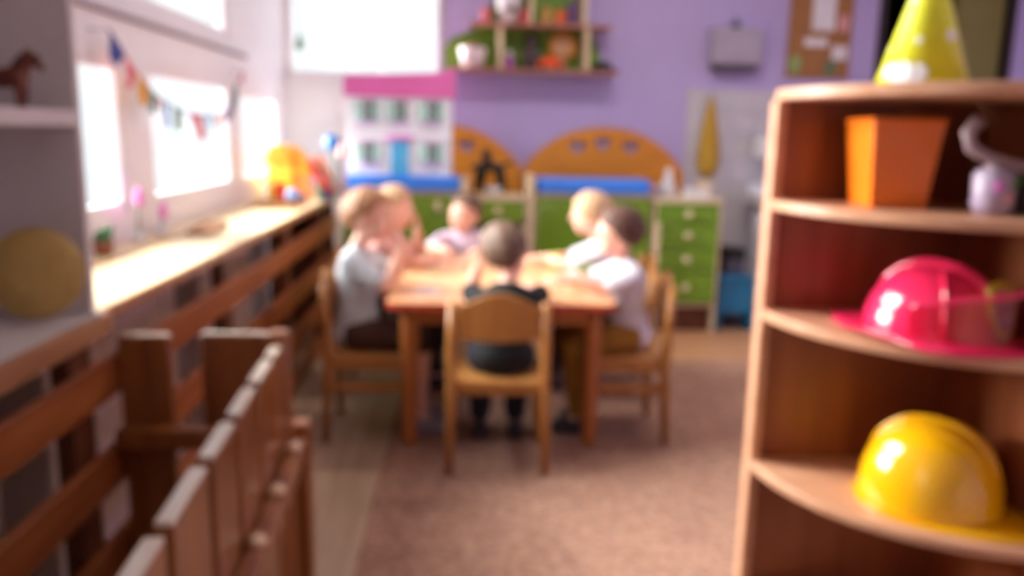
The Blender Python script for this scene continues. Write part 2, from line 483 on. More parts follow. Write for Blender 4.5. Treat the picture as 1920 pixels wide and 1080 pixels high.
# ------------------------------------------------------------------ things on the counter
def flower(x, y, h, label, c=M_PINKF):
    f = thing('orchid_flower', label, 'flower', (x, y, .80), 0, 'pink flowers on the counter')
    m = MB(); m.lathe([(.018, 0), (.026, .035), (.023, .035), (.017, .004), (.001, .004)], 20); m.build('pot', M_WHITE, f, smooth=True)
    m = MB(); m.tube([(0, 0, .003), (.004, 0, h * .5), (0, .004, h)], .003); m.build('stem', M_STEM, f, smooth=True)
    for k in range(5):
        a = 2 * PI * k / 5; m = MB()
        m.ell((.012, .017 * math.cos(a), h + .017 * math.sin(a)), (.010, .018, .016), Euler((a, 0, 0)).to_matrix(), 2); m.build('petal', c, f, smooth=True)
    m = MB(); m.ell((.016, 0, h), .007, sub=2); m.build('flower_centre', mat('flower_centre', (250, 210, 90), .6), f, smooth=True)
flower(-1.12, 2.83, .155, 'taller pink flower on the counter below the window post')
flower(-1.12, 3.04, .09, 'shorter pink flower on the counter, right of the taller one')
pt = thing('potted_plant', 'small dark green potted plant on the counter beside the white bookcase', 'plant', (-1.12, 2.56, .80))
m = MB(); m.lathe([(.024, 0), (.032, .045), (.029, .045), (.022, .006), (.001, .006)], 20); m.build('pot', mat('terracotta', (150, 88, 66), .7), pt, smooth=True)
m = MB()
for k in range(16):
    a = k * 2.4; t = .3 + .5 * random.random()
    m.ell((.018 * math.cos(a) * t * 2, .018 * math.sin(a) * t * 2, .05 + .03 * random.random()), (.010, .007, .016), Euler((t * math.sin(a), t * math.cos(a), a)).to_matrix(), 2)
m.build('foliage', M_DGREEN, pt, smooth=True)
tr = thing('wooden_tray', 'low brown wooden tray halfway along the pale counter', 'tray', (-1.00, 3.20, .803), math.radians(4))
m = MB(); m.box((-.04, -.14, 0), (.04, .14, .006)); m.build('tray_base', W_NOSE, tr)
m = MB(); m.box((-.045, -.145, 0), (-.038, .145, .016)); m.box((.038, -.145, 0), (.045, .145, .016)); m.box((-.045, -.145, 0), (.045, -.138, .016)); m.box((-.045, .138, 0), (.045, .145, .016)); m.build('rim', W_NOSE, tr, bevel=.002)
tr2 = thing('wooden_board', 'flat brown wooden board at the far end of the counter before the toys', 'board', (-.98, 4.28, .80), math.radians(-3))
m = MB(); m.box((-.11, -.16, 0), (.11, .16, .018)); m.build('board', W_NOSE, tr2, bevel=.004)
m = MB(); m.box((-.10, -.02, .018), (.10, .02, .03)); m.build('batten', W_NOSE, tr2, bevel=.002)

# toys at the far end of the counter
ph = thing('toy_playhouse', 'yellow and orange toy playhouse at the far end of the counter', 'toy house', (-1.01, 4.71, .80), math.radians(-6))
m = MB(); m.box((-.11, -.05, 0), (.03, .07, .20)); m.build('wall_block', mat('toy_yellow', (250, 214, 70), .4), ph, bevel=.006)
m = MB(); m.prism([(-.13, .20), (.05, .20), (-.01, .30), (-.09, .30)], .15, XZ(.085)); m.build('roof', mat('toy_amber', (242, 168, 44), .4), ph, bevel=.006)
m = MB(); m.box((.03, -.04, 0), (.13, .06, .14)); m.build('side_block', mat('toy_light_orange', (246, 150, 70), .4), ph, bevel=.005)
m = MB(); m.prism([(.03, .14), (.15, .14), (.15, .19), (.03, .30)], .11, XZ(.065)); m.build('side_roof', mat('toy_amber', (242, 168, 44), .4), ph, bevel=.005)
m = MB(); m.box((-.07, -.056, 0), (-.01, -.048, .09)); m.build('doorway', M_RED, ph, bevel=.002)
def ball(x, y, z, r, rgb, label):
    m = MB(); m.ell((0, 0, 0), r, sub=4); o = m.build('toy_ball', mat('ball_%d_%d_%d' % rgb, rgb, .3), smooth=True, loc=(x, y, z + r)); tag(o, label, 'ball', 'toy balls beside the playhouse')
ball(-.95, 4.50, .80, .035, (120, 170, 244), 'small light blue ball in front of the yellow playhouse on the counter')
ball(-.905, 4.53, .80, .024, (66, 84, 140), 'small dark blue ball right of the light blue one on the counter')
rp = thing('toy_slide', 'red and orange toy slide carrying a blue ball, at the counter end', 'toy slide', (-.808, 4.63, .80))
m = MB(); m.prism([(-.085, .20), (-.055, .23), (.06, .05), (.03, .02)], .05, XZ(.02)); m.build('chute', M_RED, rp, bevel=.003)
m = MB(); m.prism([(-.045, .235), (-.02, .25), (.085, .07), (.07, .04)], .05, XZ(.07)); m.build('chute_edge', M_ORANGE, rp, bevel=.003)
m = MB(); m.box((-.03, -.02, 0), (-.012, .05, .19)); m.build('support', mat('toy_green', (96, 150, 70), .4), rp, bevel=.002)
m = MB(); m.box((.0, -.03, 0), (.045, .05, .075)); m.build('foot_block', mat('toy_navy', (56, 62, 124), .4), rp, bevel=.004)
m = MB(); m.box((.055, -.01, 0), (.075, .05, .27)); m.build('ball_post', mat('toy_grey_green', (168, 186, 176), .4), rp, bevel=.003)
ball(-.765, 4.69, 1.06 + .012, .045, (84, 152, 240), 'blue ball on top of the toy slide, left of the dollhouse')
pp = thing('toy_tower', 'slim pale toy tower with pink cap between slide and dollhouse', 'toy tower', (-.705, 4.78, 0.0))
pp.location = (-.80, 4.80, .80)
m = MB(); m.box((.05, -.02, 0), (.10, .03, .24)); m.build('tower', mat('toy_lilac_grey', (206, 206, 222), .5), pp, bevel=.004)
m = MB(); m.cone((.075, .005, .24), (.075, .005, .32), .035, .012, 20); m.build('cap', mat('toy_salmon', (246, 176, 166), .5), pp, bevel=.003)

# bunting
def bunting():
    b = thing('bunting', 'string of small colourful flags hanging in front of the windows', 'bunting', (-1.12, 0, 0))
    P = [(2.70, 1.485), (2.755, 1.455), (2.82, 1.405), (2.90, 1.365), (2.97, 1.335), (3.07, 1.295), (3.17, 1.278), (3.28, 1.262), (3.40, 1.245), (3.52, 1.24), (3.65, 1.238), (3.78, 1.24), (3.92, 1.262), (4.0, 1.31), (4.08, 1.38), (4.20, 1.438), (4.24, 1.46)]
    m = MB(); m.tube([(0, y, z) for y, z in P], .0035, 8); m.build('string', M_VIOLC, b, smooth=True)
    def flag(pts, mt, dx=0):
        m = MB(); m.prism(pts, .002, Matrix(((0, 0, 1, .004 + dx), (1, 0, 0, 0), (0, 1, 0, 0), (0, 0, 0, 1)))); m.build('flag', mt, b)
    flag([(2.685, 1.40), (2.70, 1.485), (2.80, 1.425), (2.775, 1.40), (2.735, 1.375)], M_NAVY)
    flag([(2.80, 1.42), (2.885, 1.37), (2.86, 1.345), (2.85, 1.315), (2.80, 1.31), (2.82, 1.35)], M_REDC)
    flag([(2.89, 1.37), (2.985, 1.325), (2.975, 1.27), (2.93, 1.255), (2.895, 1.285)], M_OCHRE)
    flag([(3.0, 1.325), (3.06, 1.30), (3.035, 1.235), (2.985, 1.235)], M_GRNC)
    flag([(3.06, 1.30), (3.11, 1.285), (3.085, 1.235)], M_REDC)
    flag([(3.13, 1.283), (3.17, 1.275), (3.175, 1.185), (3.125, 1.19)], M_BLUEC)
    flag([(3.23, 1.268), (3.31, 1.257), (3.30, 1.17), (3.24, 1.18)], M_GRNC)
    flag([(3.38, 1.245), (3.54, 1.24), (3.59, 1.14), (3.51, 1.14), (3.46, 1.205)], M_REDC)
    flag([(3.59, 1.238), (3.67, 1.238), (3.64, 1.16)], M_BLUEC)
    flag([(3.74, 1.24), (3.85, 1.25), (3.82, 1.18), (3.77, 1.18)], M_PALEC)
    flag([(3.87, 1.25), (4.0, 1.32), (3.985, 1.235), (3.92, 1.215)], M_VIOLC)
    flag([(4.0, 1.32), (4.11, 1.41), (4.10, 1.33), (4.02, 1.25)], M_GRNC)
    flag([(4.15, 1.42), (4.24, 1.46), (4.20, 1.40)], M_REDC)
    for y, z in ((2.70, 1.485), (4.24, 1.46)):
        m = MB(); m.cone((-.058, y, z), (.004, y, z), .004, .004, 8); m.build('hook', M_GREYM, b)
bunting()

# ------------------------------------------------------------------ planked wooden partition, near left
W_LITTOP = wood('lit_board_edge', (214, 198, 182), (196, 178, 160), .3, 1, coat=.4)  # pale board tops: sheen of the window light put into the colour
gt = thing('planked_partition', 'low brown partition of upright wooden boards in the near left foreground', 'partition', (0, 0, 0))
for a, b, z in ((-.768, -.655, .74), (-.588, -.44, .745)):
    m = MB(); m.box((a, 1.785, .02), (b, 1.81, z)); w_ = m.build('board', W_GATE, gt, bevel=.006)
    m = MB(); m.box((a + .003, 1.788, z - .002), (b - .003, 1.807, z + .004)); m.build('lit_board_top', W_LITTOP, w_, bevel=.002)
m = MB(); m.box((-.768, 1.74, .495), (-.44, 1.784, .54)); m.build('crossbar', W_GATE, gt, bevel=.005)
m = MB(); m.box((-.768, 1.74, .12), (-.44, 1.784, .165)); m.build('crossbar', W_GATE, gt, bevel=.005)
m = MB(); m.box((-.438, 1.77, .0), (-.395, 1.815, .755)); m.build('corner_post', W_GATE, gt, bevel=.008)
ys = [(1.745, 1.665), (1.635, 1.49), (1.455, 1.31), (1.275, 1.13), (1.095, .93), (.895, .75), (.715, .57)]
for ya, yb in ys:
    xa = -.43 + (1.8 - ya) * .065; xb = -.43 + (1.8 - yb) * .065
    m = MB(); m.prism([(xa, ya), (xa + .026, ya), (xb + .026, yb), (xb, yb)], .706, Matrix.Translation((0, 0, .02))); w_ = m.build('board', W_GATE, gt, bevel=.003)
    m = MB(); m.prism([(xa + .001, ya - .001), (xa + .025, ya - .001), (xb + .025, yb + .001), (xb + .001, yb + .001)], .007, Matrix.Translation((0, 0, .7255))); m.build('lit_board_top', W_LITTOP, w_, bevel=.002)
for z in (.455, .10):
    m = MB(); m.prism([(-.40, 1.80), (-.365, 1.80), (-.285, .5), (-.32, .5)], .045, Matrix.Translation((0, 0, z))); m.build('side_rail', W_GATE, gt, bevel=.005)
for yy in (1.73, 1.51, 1.31, 1.10, .88):  # added pale pegs stand in for spots of sunlight on the rail
    x = -.383 + (1.8 - yy) * .0615
    m = MB(); m.lathe([(.001, 0), (.016, 0), (.016, .009), (.010, .016), (.001, .017)], 16, Matrix.Translation((x, yy, .50))); m.build('sun_spot_peg', mat('sun_spot_pale', (246, 214, 180), .3), gt, smooth=True)
for yy in (1.86, .6):
    x = -.383 + (1.8 - yy) * .0615
    m = MB(); m.box((x - .02, yy - .022, 0), (x + .02, yy + .022, .52)); m.build('rail_post', W_GATE, gt, bevel=.005)

# ------------------------------------------------------------------ table and chairs
TX0, TX1, TY0, TY1, TZ = -.30, .56, 2.93, 4.14, .58
tb = thing('play_table', 'low wooden table with red-brown edge, children seated around it', 'table', ((TX0 + TX1) / 2, (TY0 + TY1) / 2, 0))
hw, hl = (TX1 - TX0) / 2, (TY1 - TY0) / 2
def rrect(hx, hy, r, n=6):
    pts = []
    for cx, cy, a0 in ((hx - r, hy - r, 0), (-hx + r, hy - r, 90), (-hx + r, -hy + r, 180), (hx - r, -hy + r, 270)):
        for k in range(n + 1):
            a = math.radians(a0 + 90 * k / n); pts.append((cx + r * math.cos(a), cy + r * math.sin(a)))
    return pts
m = MB(); m.prism(rrect(hw - .004, hl - .004, .05), .024, Matrix.Translation((0, 0, TZ - .024))); m.build('tabletop', W_TABLE, tb, bevel=.002)
m = MB(); o_ = rrect(hw, hl, .054); i_ = rrect(hw - .0045, hl - .0045, .0495)
va = [[m.bm.verts.new((x, y, z)) for x, y in p] for p, z in ((o_, TZ - .027), (o_, TZ - .002), (i_, TZ - .001), (i_, TZ - .027))]
for q in range(4):
    A, B = va[q], va[(q + 1) % 4]
    for k in range(len(A)):
        m.bm.faces.new((A[k], A[(k + 1) % len(A)], B[(k + 1) % len(A)], B[k]))
m.build('edge_band', W_EDGE, tb)
m = MB(); ax, ay = hw - .075, hl - .05
m.box((-ax, -ay, .49), (ax, -ay + .022, TZ - .026)); m.box((-ax, ay - .022, .49), (ax, ay, TZ - .026)); m.box((-ax, -ay, .49), (-ax + .022, ay, TZ - .026)); m.box((ax - .022, -ay, .49), (ax, ay, TZ - .026))
m.build('apron', W_TLEG, tb)
for sx in (-1, 1):
    for sy in (-1, 1):
        m = MB(); cx, cy = sx * (hw - .085), sy * (hl - .075)
        m.lathe([(.001, 0.006), (.026, 0.006), (.030, .03), (.036, .50), (.036, TZ - .0245), (.001, TZ - .0245)], 20, Matrix.Translation((cx, cy, 0))); m.build('leg', W_TLEG, tb, smooth=True)


def make_chair(label, loc, rz):
    c = thing('child_chair', label, 'chair', loc, rz, 'wooden chairs around the low table')
    for sx in (-1, 1):
        m = MB(); x = sx * .163
        m.tube([(x * 1.05, -.165, 0.0), (x, -.152, .30), (x, -.155, .48), (x * .98, -.166, .62)], [.015, .019, .0185, .016], 14); m.build('leg', W_CHAIR, c, smooth=True)
        m = MB(); m.tube([(x * 1.04, .155, 0.0), (x, .145, .15), (x, .14, .318)], [.014, .018, .019], 14); m.build('leg', W_CHAIR, c, smooth=True)
        m = MB(); m.box((x - .009, -.15, .292), (x + .009, .14, .326)); m.build('seat_rail', W_CHAIR, c, bevel=.003)
        m = MB(); m.box((x - .008, -.15, .205), (x + .008, .145, .242)); m.build('stretcher', W_CHAIR, c, bevel=.004)
    for y in (-.15, .14):
        m = MB(); m.box((-.155, y - .008, .292), (.155, y + .008, .326)); m.build('seat_rail', W_CHAIR, c, bevel=.003)
    m = MB(); m.prism(rrect(.158, .165, .03), .016, Matrix.Translation((0, -.0, .326))); m.build('seat', W_SEAT, c, bevel=.005)
    # arched backrest, slightly dished
    m = MB(); n = 14; rows = []
    for i in range(n + 1):
        u = -1 + 2 * i / n; x = u * .158
        top = .605 + .052 * (math.cos(u * PI) * .5 + .5) ** .75; bot = .497 - .012 * (1 - u * u)
        y = -.160 - .014 * (1 - u * u)
        rows.append([m.bm.verts.new(v) for v in ((x, y + .010, bot), (x, y - .002, top), (x, y - .016, top), (x, y - .004, bot))])
    for a, b in zip(rows, rows[1:]):
        for k in range(4):
            m.bm.faces.new((a[k], a[(k + 1) % 4], b[(k + 1) % 4], b[k]))
    m.bm.faces.new(rows[0][::-1]); m.bm.faces.new(rows[-1]); m.build('backrest', W_CHAIR, c, bevel=.003)
    return c


ch = make_chair('wooden child chair in front with arched backrest towards the camera', (.11, 2.885, .006), 0)
def chair_copy(label, loc, rz):
    c = copy_tree(ch); c['label'] = label; c.location = loc; c.rotation_euler = (0, 0, rz); return c
chair_copy('wooden child chair at left under the boy in the light grey-blue shirt', (-.375, 3.205, .003), math.radians(-90))
chair_copy('wooden child chair at right under the child in mustard trousers', (.615, 3.185, .006), math.radians(90))
chair_copy('wooden child chair at the table left side, under the far left child', (-.40, 3.76, .003), math.radians(-92))
chair_copy('wooden child chair at the table right side, under the far right blond child', (.67, 3.74, .006), math.radians(88))
chair_copy('wooden child chair at the far end of the table, facing the camera', (-.02, 4.33, .0045), math.radians(180))


# ------------------------------------------------------------------ children
def hand(m, w, d, n, side, curl=.5, sc=1.0):
    d = Vector(d).normalized(); n = Vector(n); n = (n - d * n.dot(d)).normalized(); s = d.cross(n).normalized() * side
    w = Vector(w); L = .052 * sc
    R = Matrix((s, d, n)).transposed()
    m.ell(w + d * L * .55, (.024 * sc, .033 * sc, .012 * sc), R, 3)
    m.ell(w + d * L * .15, (.018 * sc, .02 * sc, .013 * sc), R, 3)
    for i, (off, ln) in enumerate(((-.0175, .040), (-.006, .045), (.0055, .042), (.0165, .033))):
        p = w + d * L * .95 + s * off * sc; a = curl * (.35 + .06 * i); dd = d.copy(); pts = [p]; q = p
        for k in range(3):
            a2 = a * (1.0 + .9 * k)
            v = (d * math.cos(a2) + n * math.sin(a2) + s * off * 1.5).normalized()
            q = q + v * ln * sc * (.42, .32, .26)[k]; pts.append(q)
        m.chain(pts, [.0066 * sc, .0062 * sc, .0056 * sc, .0048 * sc], 2)
    p = w + d * L * .25 - s * .019 * sc; v1 = (d * .55 - s * .75 + n * .25).normalized(); v2 = (d * .9 - s * .25 + n * .4 * curl).normalized()
    m.chain([p, p + v1 * .02 * sc, p + v1 * .02 * sc + v2 * .02 * sc, p + v1 * .02 * sc + v2 * .035 * sc], [.009 * sc, .0078 * sc, .0068 * sc, .0055 * sc], 2)


def lerp(a, b, t):
    return Vector(a) * (1 - t) + Vector(b) * t


def child(label, loc, rz, neck, head, hrot, sh, el, wr, hd, hn, knees, ankles, shirt, trous, hairm, group=None, sleeve=.75, leg=1.0, hair_len=1.0, curl=.5, shoe=None, hs=1.0):
    """seated child; local +Y is forward; sh/el/wr/... are (left, right) pairs; left is x<0"""
    root = thing('child', label, 'person', loc, rz, group)
    m = MB()
    pel = Vector((0, .0, .415)); neck = Vector(neck); head = Vector(head)
    H = Matrix.Translation(head) @ Euler(tuple(math.radians(v) for v in hrot), 'YXZ').to_matrix().to_4x4()
    Hr = H.to_3x3(); hp = lambda x, y, z: H @ Vector((x * hs, y * hs, z * hs))
    chest = lerp(pel, neck, .68); waist = lerp(pel, neck, .33)
    tilt = (neck - pel).normalized().to_track_quat('Z', 'Y').to_matrix()
    ax = (Vector(sh[1]) - Vector(sh[0])).normalized()
    fw = (neck - pel).normalized().cross(ax).normalized() * -1
    T = Matrix((ax, fw, ax.cross(fw))).transposed()
    def torso(mm, g):
        mm.ell(pel, (.098 + g, .082 + g, .078 + g), T, 3); mm.ell(waist, (.086 + g, .068 + g, .085 + g), T, 3)
        mm.ell(chest, (.098 + g, .070 + g, .088 + g), T, 3)
        mm.ell(lerp(pel, waist, .5), (.092 + g, .076 + g, .080 + g), T, 3); mm.ell(lerp(chest, waist, .5), (.092 + g, .070 + g, .085 + g), T, 3)
        mm.ell(lerp(chest, neck, .3), (.098 + g, .062 + g, .06 + g), T, 3)
        mm.chain([sh[0], lerp(chest, neck, .62), sh[1]], [.036 + g, .048 + g, .036 + g])
    torso(m, 0)
    m.chain([lerp(chest, neck, .5), neck, hp(0, -.012, -.055)], [.045, .033, .033])
    # head
    sc = lambda *r: tuple(v * hs for v in r)
    m.ell(hp(0, -.006, .012), sc(.071, .085, .080), Hr, 4)
    m.ell(hp(0, .022, -.045), sc(.052, .052, .048), Hr, 3)
    m.ell(hp(0, .030, -.075), sc(.027, .026, .018), Hr, 3)
    for sx in (-1, 1):
        m.ell(hp(sx * .034, .045, -.038), sc(.024, .024, .022), Hr, 3)
        m.ell(hp(sx * .072, -.006, -.014), sc(.007, .016, .025), Hr, 3)
    m.chain([hp(0, .078, -.004), hp(0, .086, -.020), hp(0, .086, -.024)], [.006 * hs, .0085 * hs, .0095 * hs])
    for i in range(2):
        m.chain([sh[i], lerp(sh[i], el[i], .5), el[i], lerp(el[i], wr[i], .5), wr[i]], [.034, .030, .026, .025, .018])
        hand(m, wr[i], hd[i], hn[i], -1 if i == 0 else 1, curl, .92)
        hip = (-.058 if i == 0 else .058, .01, .405)
        m.chain([hip, lerp(hip, knees[i], .5), knees[i]], [.062, .054, .042])
        m.chain([knees[i], lerp(knees[i], ankles[i], .35), ankles[i]], [.040, .038, .024])
        a = Vector(ankles[i]); m.chain([a, a + Vector((0, .05, -.028)), a + Vector((0, .085, -.034))], [.024, .022, .018])
    m.blob('body', M_SKIN, root, voxel=.0042, smooth=3)
    # clothes
    m = MB(); torso(m, .011)
    for i in range(2):
        e = lerp(sh[i], el[i], sleeve) if sleeve <= 1 else el[i]
        m.chain([sh[i], lerp(sh[i], e, .5), e], [.046, .043, .041])
        if sleeve > 1:
            m.chain([el[i], lerp(el[i], wr[i], sleeve - 1)], [.037, .030])
    m.ell(lerp(pel, waist, .0) + Vector((0, -.004, -.012)), (.114, .096, .07), T, 3)
    m.blob('shirt', shirt, root, voxel=.0055, smooth=9)
    m = MB(); m.ell(lerp(pel, waist, -.1), (.104, .088, .076), T, 3)
    for i in range(2):
        hip = (-.056 if i == 0 else .056, .01, .405)
        m.chain([hip, lerp(hip, knees[i], .5), lerp(hip, knees[i], min(1, leg * 2))], [.071, .063, .053])
        if leg > .5:
            m.chain([knees[i], lerp(knees[i], ankles[i], (leg - .5) * 2 * .88)], [.051, .043])
    m.blob('trousers', trous, root, voxel=.0055, smooth=4)
    for i in range(2):
        a = Vector(ankles[i]); mm = MB()
        mm.chain([a + Vector((0, -.012, -.026)), a + Vector((0, .03, -.032)), a + Vector((0, .09, -.036))], [.034, .033, .026])
        mm.box(a + Vector((-.028, -.04, -.066)), a + Vector((.028, .11, -.045)))
        mm.blob('shoe', shoe or M_SHOE, root, voxel=.0045, smooth=3)
    # face
    for sx in (-1, 1):
        mm = MB(); mm.ell(hp(sx * .029, .0675, .0), sc(.012, .010, .0085), Hr, 2); ey = mm.build('eye', M_EYEW, root, smooth=True)
        mm = MB(); mm.ell(hp(sx * .029, .0762, -.0008), sc(.0055, .0025, .0055), Hr, 2); mm.build('iris', M_EYEP, ey, smooth=True)
        mm = MB(); mm.tube([hp(sx * .016, .0795, .017), hp(sx * .030, .0755, .0205), hp(sx * .043, .066, .017)], .0028 * hs, 8); mm.build('eyebrow', hairm, root, smooth=True)
    mm = MB(); mm.chain([hp(-.015, .0655, -.0475), hp(0, .0715, -.049), hp(.015, .0655, -.0475)], [.003 * hs, .0055 * hs, .003 * hs]); mm.blob('mouth', M_MOUTH, root, voxel=.0012, smooth=2)
    # hair in clumps from the crown to the hairline
    mm = MB(); N = 46
    for k in range(N):
        az = 2 * PI * k / N + random.uniform(-.05, .05); deg = abs(math.degrees((az + PI) % (2 * PI) - PI))
        if deg < 45: e = 30 - deg * .1
        elif deg < 100: e = 25.5 - (deg - 45) * .75
        else: e = -15 - (deg - 100) * .40
        e -= random.uniform(-2, 5) * hair_len + (hair_len - 1) * 14
        pts = []
        for q in range(6):
            el_ = math.radians(86 + (e - 86) * q / 5)
            v = Vector((math.sin(az) * math.cos(el_), math.cos(az) * math.cos(el_), math.sin(el_)))
            pts.append(hp(v.x * .0755, -.008 + v.y * .0895, .014 + v.z * .086))
        jr = hs * random.uniform(.85, 1.3); mm.chain(pts, [.012 * jr, .0125 * jr, .012 * jr, .0115 * jr, .010 * jr, .005 * hs], 1)
    mm.ell(hp(0, -.02, .03), sc(.073, .078, .072), Hr, 3)
    mm.blob('hair', hairm, root, voxel=.0042, smooth=2)
    return root


M_SHOE = mat('dark_shoe', (52, 46, 52), .6)
M_SHOEG = mat('grey_shoe', (150, 146, 156), .6)
H_BLOND = mat('blond_hair', (180, 128, 90), .6, (152, 104, 70), 60, bump=.3)
H_LBLOND = mat('light_blond_hair', (208, 170, 134), .6, (180, 142, 106), 60, bump=.3)
H_BROWN = mat('brown_hair', (114, 84, 66), .6, (86, 60, 46), 60, bump=.3)
H_DBROWN = mat('dark_brown_hair', (98, 62, 48), .6, (72, 42, 32), 60, bump=.3)
C_GREYBLUE = mat('pale_grey_blue_knit', (205, 214, 222), .85, (184, 192, 204), 30, bump=.15)
C_BLACK = mat('black_knit', (9, 9, 15), .9)
C_WHITE = mat('white_cotton', (232, 228, 240), .85)
C_WHITEPINK = mat('white_pink_cotton', (230, 214, 232), .85, (220, 196, 222), 20)
C_GREY = mat('white_grey_cotton', (216, 210, 224), .85)
C_ROSE = mat('beige_rose_cotton', (206, 150, 142), .85)
T_BROWN = mat('dark_brown_cotton', (70, 40, 30), .85)
T_MUST = mat('mustard_cotton', (158, 112, 36), .85, (140, 96, 28), 20)
T_NAVY = mat('navy_cotton', (24, 25, 40), .9)

G = 'children seated around the low table'
KN = ((-.07, .26, .375), (.07, .26, .375)); AN = ((-.07, .25, .074), (.07, .25, .074))
# A: near left, profile to the right, hands at the face, elbows on the table
child('blond child in grey-blue shirt, near left of the table, hands raised to face', (-.44, 3.22, 0), math.radians(-90),
      (0, .005, .735), (0, .055, .862), (0, -8, -6), ((-.112, -.005, .70), (.112, -.005, .70)),
      ((-.10, .15, .612), (.13, .13, .607)), ((-.045, .185, .73), (.05, .185, .745)), ((.25, -.15, 1), (-.25, -.2, 1)), ((.5, -1, 0), (-.5, -1, 0)),
      KN, AN, C_GREYBLUE, T_BROWN, H_BLOND, G, sleeve=.72, leg=.5, shoe=M_SHOEG, hs=1.05)
# B: far left
child('light-haired child in rose top, far left of the table, hand at the face', (-.42, 3.76, 0), math.radians(-84),
      (0, .03, .725), (.0, .085, .842), (0, -16, 8), ((-.108, .02, .69), (.108, .02, .69)),
      ((-.11, .20, .612), (.12, .19, .61)), ((-.04, .19, .735), (.07, .285, .62)), ((.2, -.1, 1), (-.2, 1, .05)), ((.4, -1, 0), (0, 0, -1)),
      KN, AN, C_ROSE, T_NAVY, H_LBLOND, G, sleeve=.7, leg=1.0)
# C: far end, facing the camera
child('child in white and pink shirt at the far end, facing the camera', (-.02, 4.36, 0), math.radians(180),
      (0, .055, .665), (0, .10, .775), (0, -20, -14), ((-.112, .04, .628), (.112, .04, .628)),
      ((-.17, .20, .606), (.17, .19, .606)), ((-.07, .30, .615), (.09, .30, .615)), ((.5, 1, 0), (-.5, 1, 0)), ((0, 0, -1), (0, 0, -1)),
      KN, AN, C_WHITEPINK, T_NAVY, H_BROWN, G, sleeve=.8, leg=1.0)
# D: front, back to the camera
child('brown-haired child in black shirt on the front chair, back to the camera', (.125, 2.85, 0), 0,
      (0.015, .04, .650), (.012, .095, .768), (-4, -20, 0), ((-.070, .045, .590), (.104, .035, .600)),
      ((-.115, .155, .612), (.150, .15, .607)), ((-.088, .155, .70), (.10, .255, .612)), ((.25, -.1, 1), (-.6, 1, 0)), ((1, -.2, 0), (0, 0, -1)),
      KN, AN, C_BLACK, T_NAVY, H_BROWN, G, sleeve=.9, leg=1.0, hs=1.05)
# E: far right
child('blond child in white shirt, far right of the table', (.66, 3.76, 0), math.radians(84),
      (0, .045, .70), (0, .095, .828), (0, -22, -8), ((-.11, .03, .665), (.11, .03, .665)),
      ((-.13, .19, .608), (.12, .18, .608)), ((-.06, .30, .63), (.05, .31, .615)), ((.3, 1, .15), (-.3, 1, 0)), ((0, 0, -1), (0, 0, -1)),
      KN, AN, C_WHITE, T_NAVY, H_LBLOND, G, sleeve=.8, leg=1.0, hs=1.04)
# F: near right, leaning over the table
child('dark-haired child in white shirt and mustard trousers, near right of the table', (.645, 3.20, 0), math.radians(92),
      (0, .02, .695), (0, .055, .815), (0, -24, 6), ((-.112, .01, .655), (.112, .01, .655)),
      ((-.11, .115, .608), (.13, .13, .607)), ((-.06, .235, .64), (.05, .255, .615)), ((.2, 1, .2), (-.2, 1, 0)), ((0, 0, -1), (0, 0, -1)),
      ((-.07, .23, .375), (.07, .23, .375)), ((-.05, .19, .074), (.07, .14, .074)), C_GREY, T_MUST, H_DBROWN, G, sleeve=.75, leg=1.0, hs=1.03)

# things on the table
pc = thing('picture_card', 'white and lilac card lying on the near left of the table', 'card', (-.155, 3.14, TZ), math.radians(6))
m = MB(); m.box((-.05, -.035, 0), (.05, .035, .002)); m.build('card_sheet', M_PAPER, pc)
m = MB(); m.box((-.03, -.018, .002), (.03, .018, .0026)); m.build('picture', mat('lilac_print', (196, 190, 224), .6), pc)
pc = thing('picture_card', 'grey-green card lying on the table before the far left child', 'card', (-.12, 3.55, TZ), math.radians(-9))
m = MB(); m.box((-.06, -.045, 0), (.06, .045, .002)); m.build('card_sheet', mat('card_sage', (176, 160, 110), .7), pc)
m = MB(); m.box((-.035, -.022, .002), (.035, .022, .0026)); m.build('picture', mat('card_brown', (150, 110, 80), .6), pc)
vv = thing('toy_cup', 'yellow-green toy cup on the table between the front child and white shirt', 'toy cup', (.40, 3.72, TZ))
m = MB(); m.lathe([(.020, 0), (.026, .07), (.023, .07), (.018, .004), (.001, .004)], 24); m.build('cup_body', mat('toy_yellow_green', (206, 206, 60), .4), vv, smooth=True)
m = MB(); m.tube([(.022, 0, .058), (.042, 0, .052), (.044, 0, .03), (.021, 0, .018)], .004); m.build('handle', mat('toy_amber', (242, 168, 44), .4), vv, smooth=True)
gb = thing('toy_animal', 'small green toy animal standing on the table right side', 'toy animal', (.50, 3.50, TZ))
m = MB(); m.chain([(-.02, 0, .032), (.018, 0, .034)], [.016, .015]); m.chain([(.018, 0, .036), (.034, 0, .058)], [.012, .012]); m.ell((.044, 0, .056), (.010, .007, .007))
for x in (-.02, .016):
    for y in (-.009, .009):
        m.chain([(x, y, .028), (x, y, .006)], [.007, .006])
m.blob('toy_animal_body', mat('toy_green', (96, 150, 70), .4), gb, voxel=.0025)
wp = thing('paper_cup', 'white paper cup on the table before the dark-haired child', 'cup', (.44, 3.36, TZ))
m = MB(); m.lathe([(.018, 0), (.023, .048), (.021, .048), (.016, .003), (.001, .003)], 24); m.build('cup_body', M_PAPER, wp, smooth=True)
m = MB(); m.lathe([(.0215, .046), (.0245, .046), (.0245, .050), (.0215, .050)], 24, closed=True); m.build('rim', M_PAPER, wp, smooth=True)

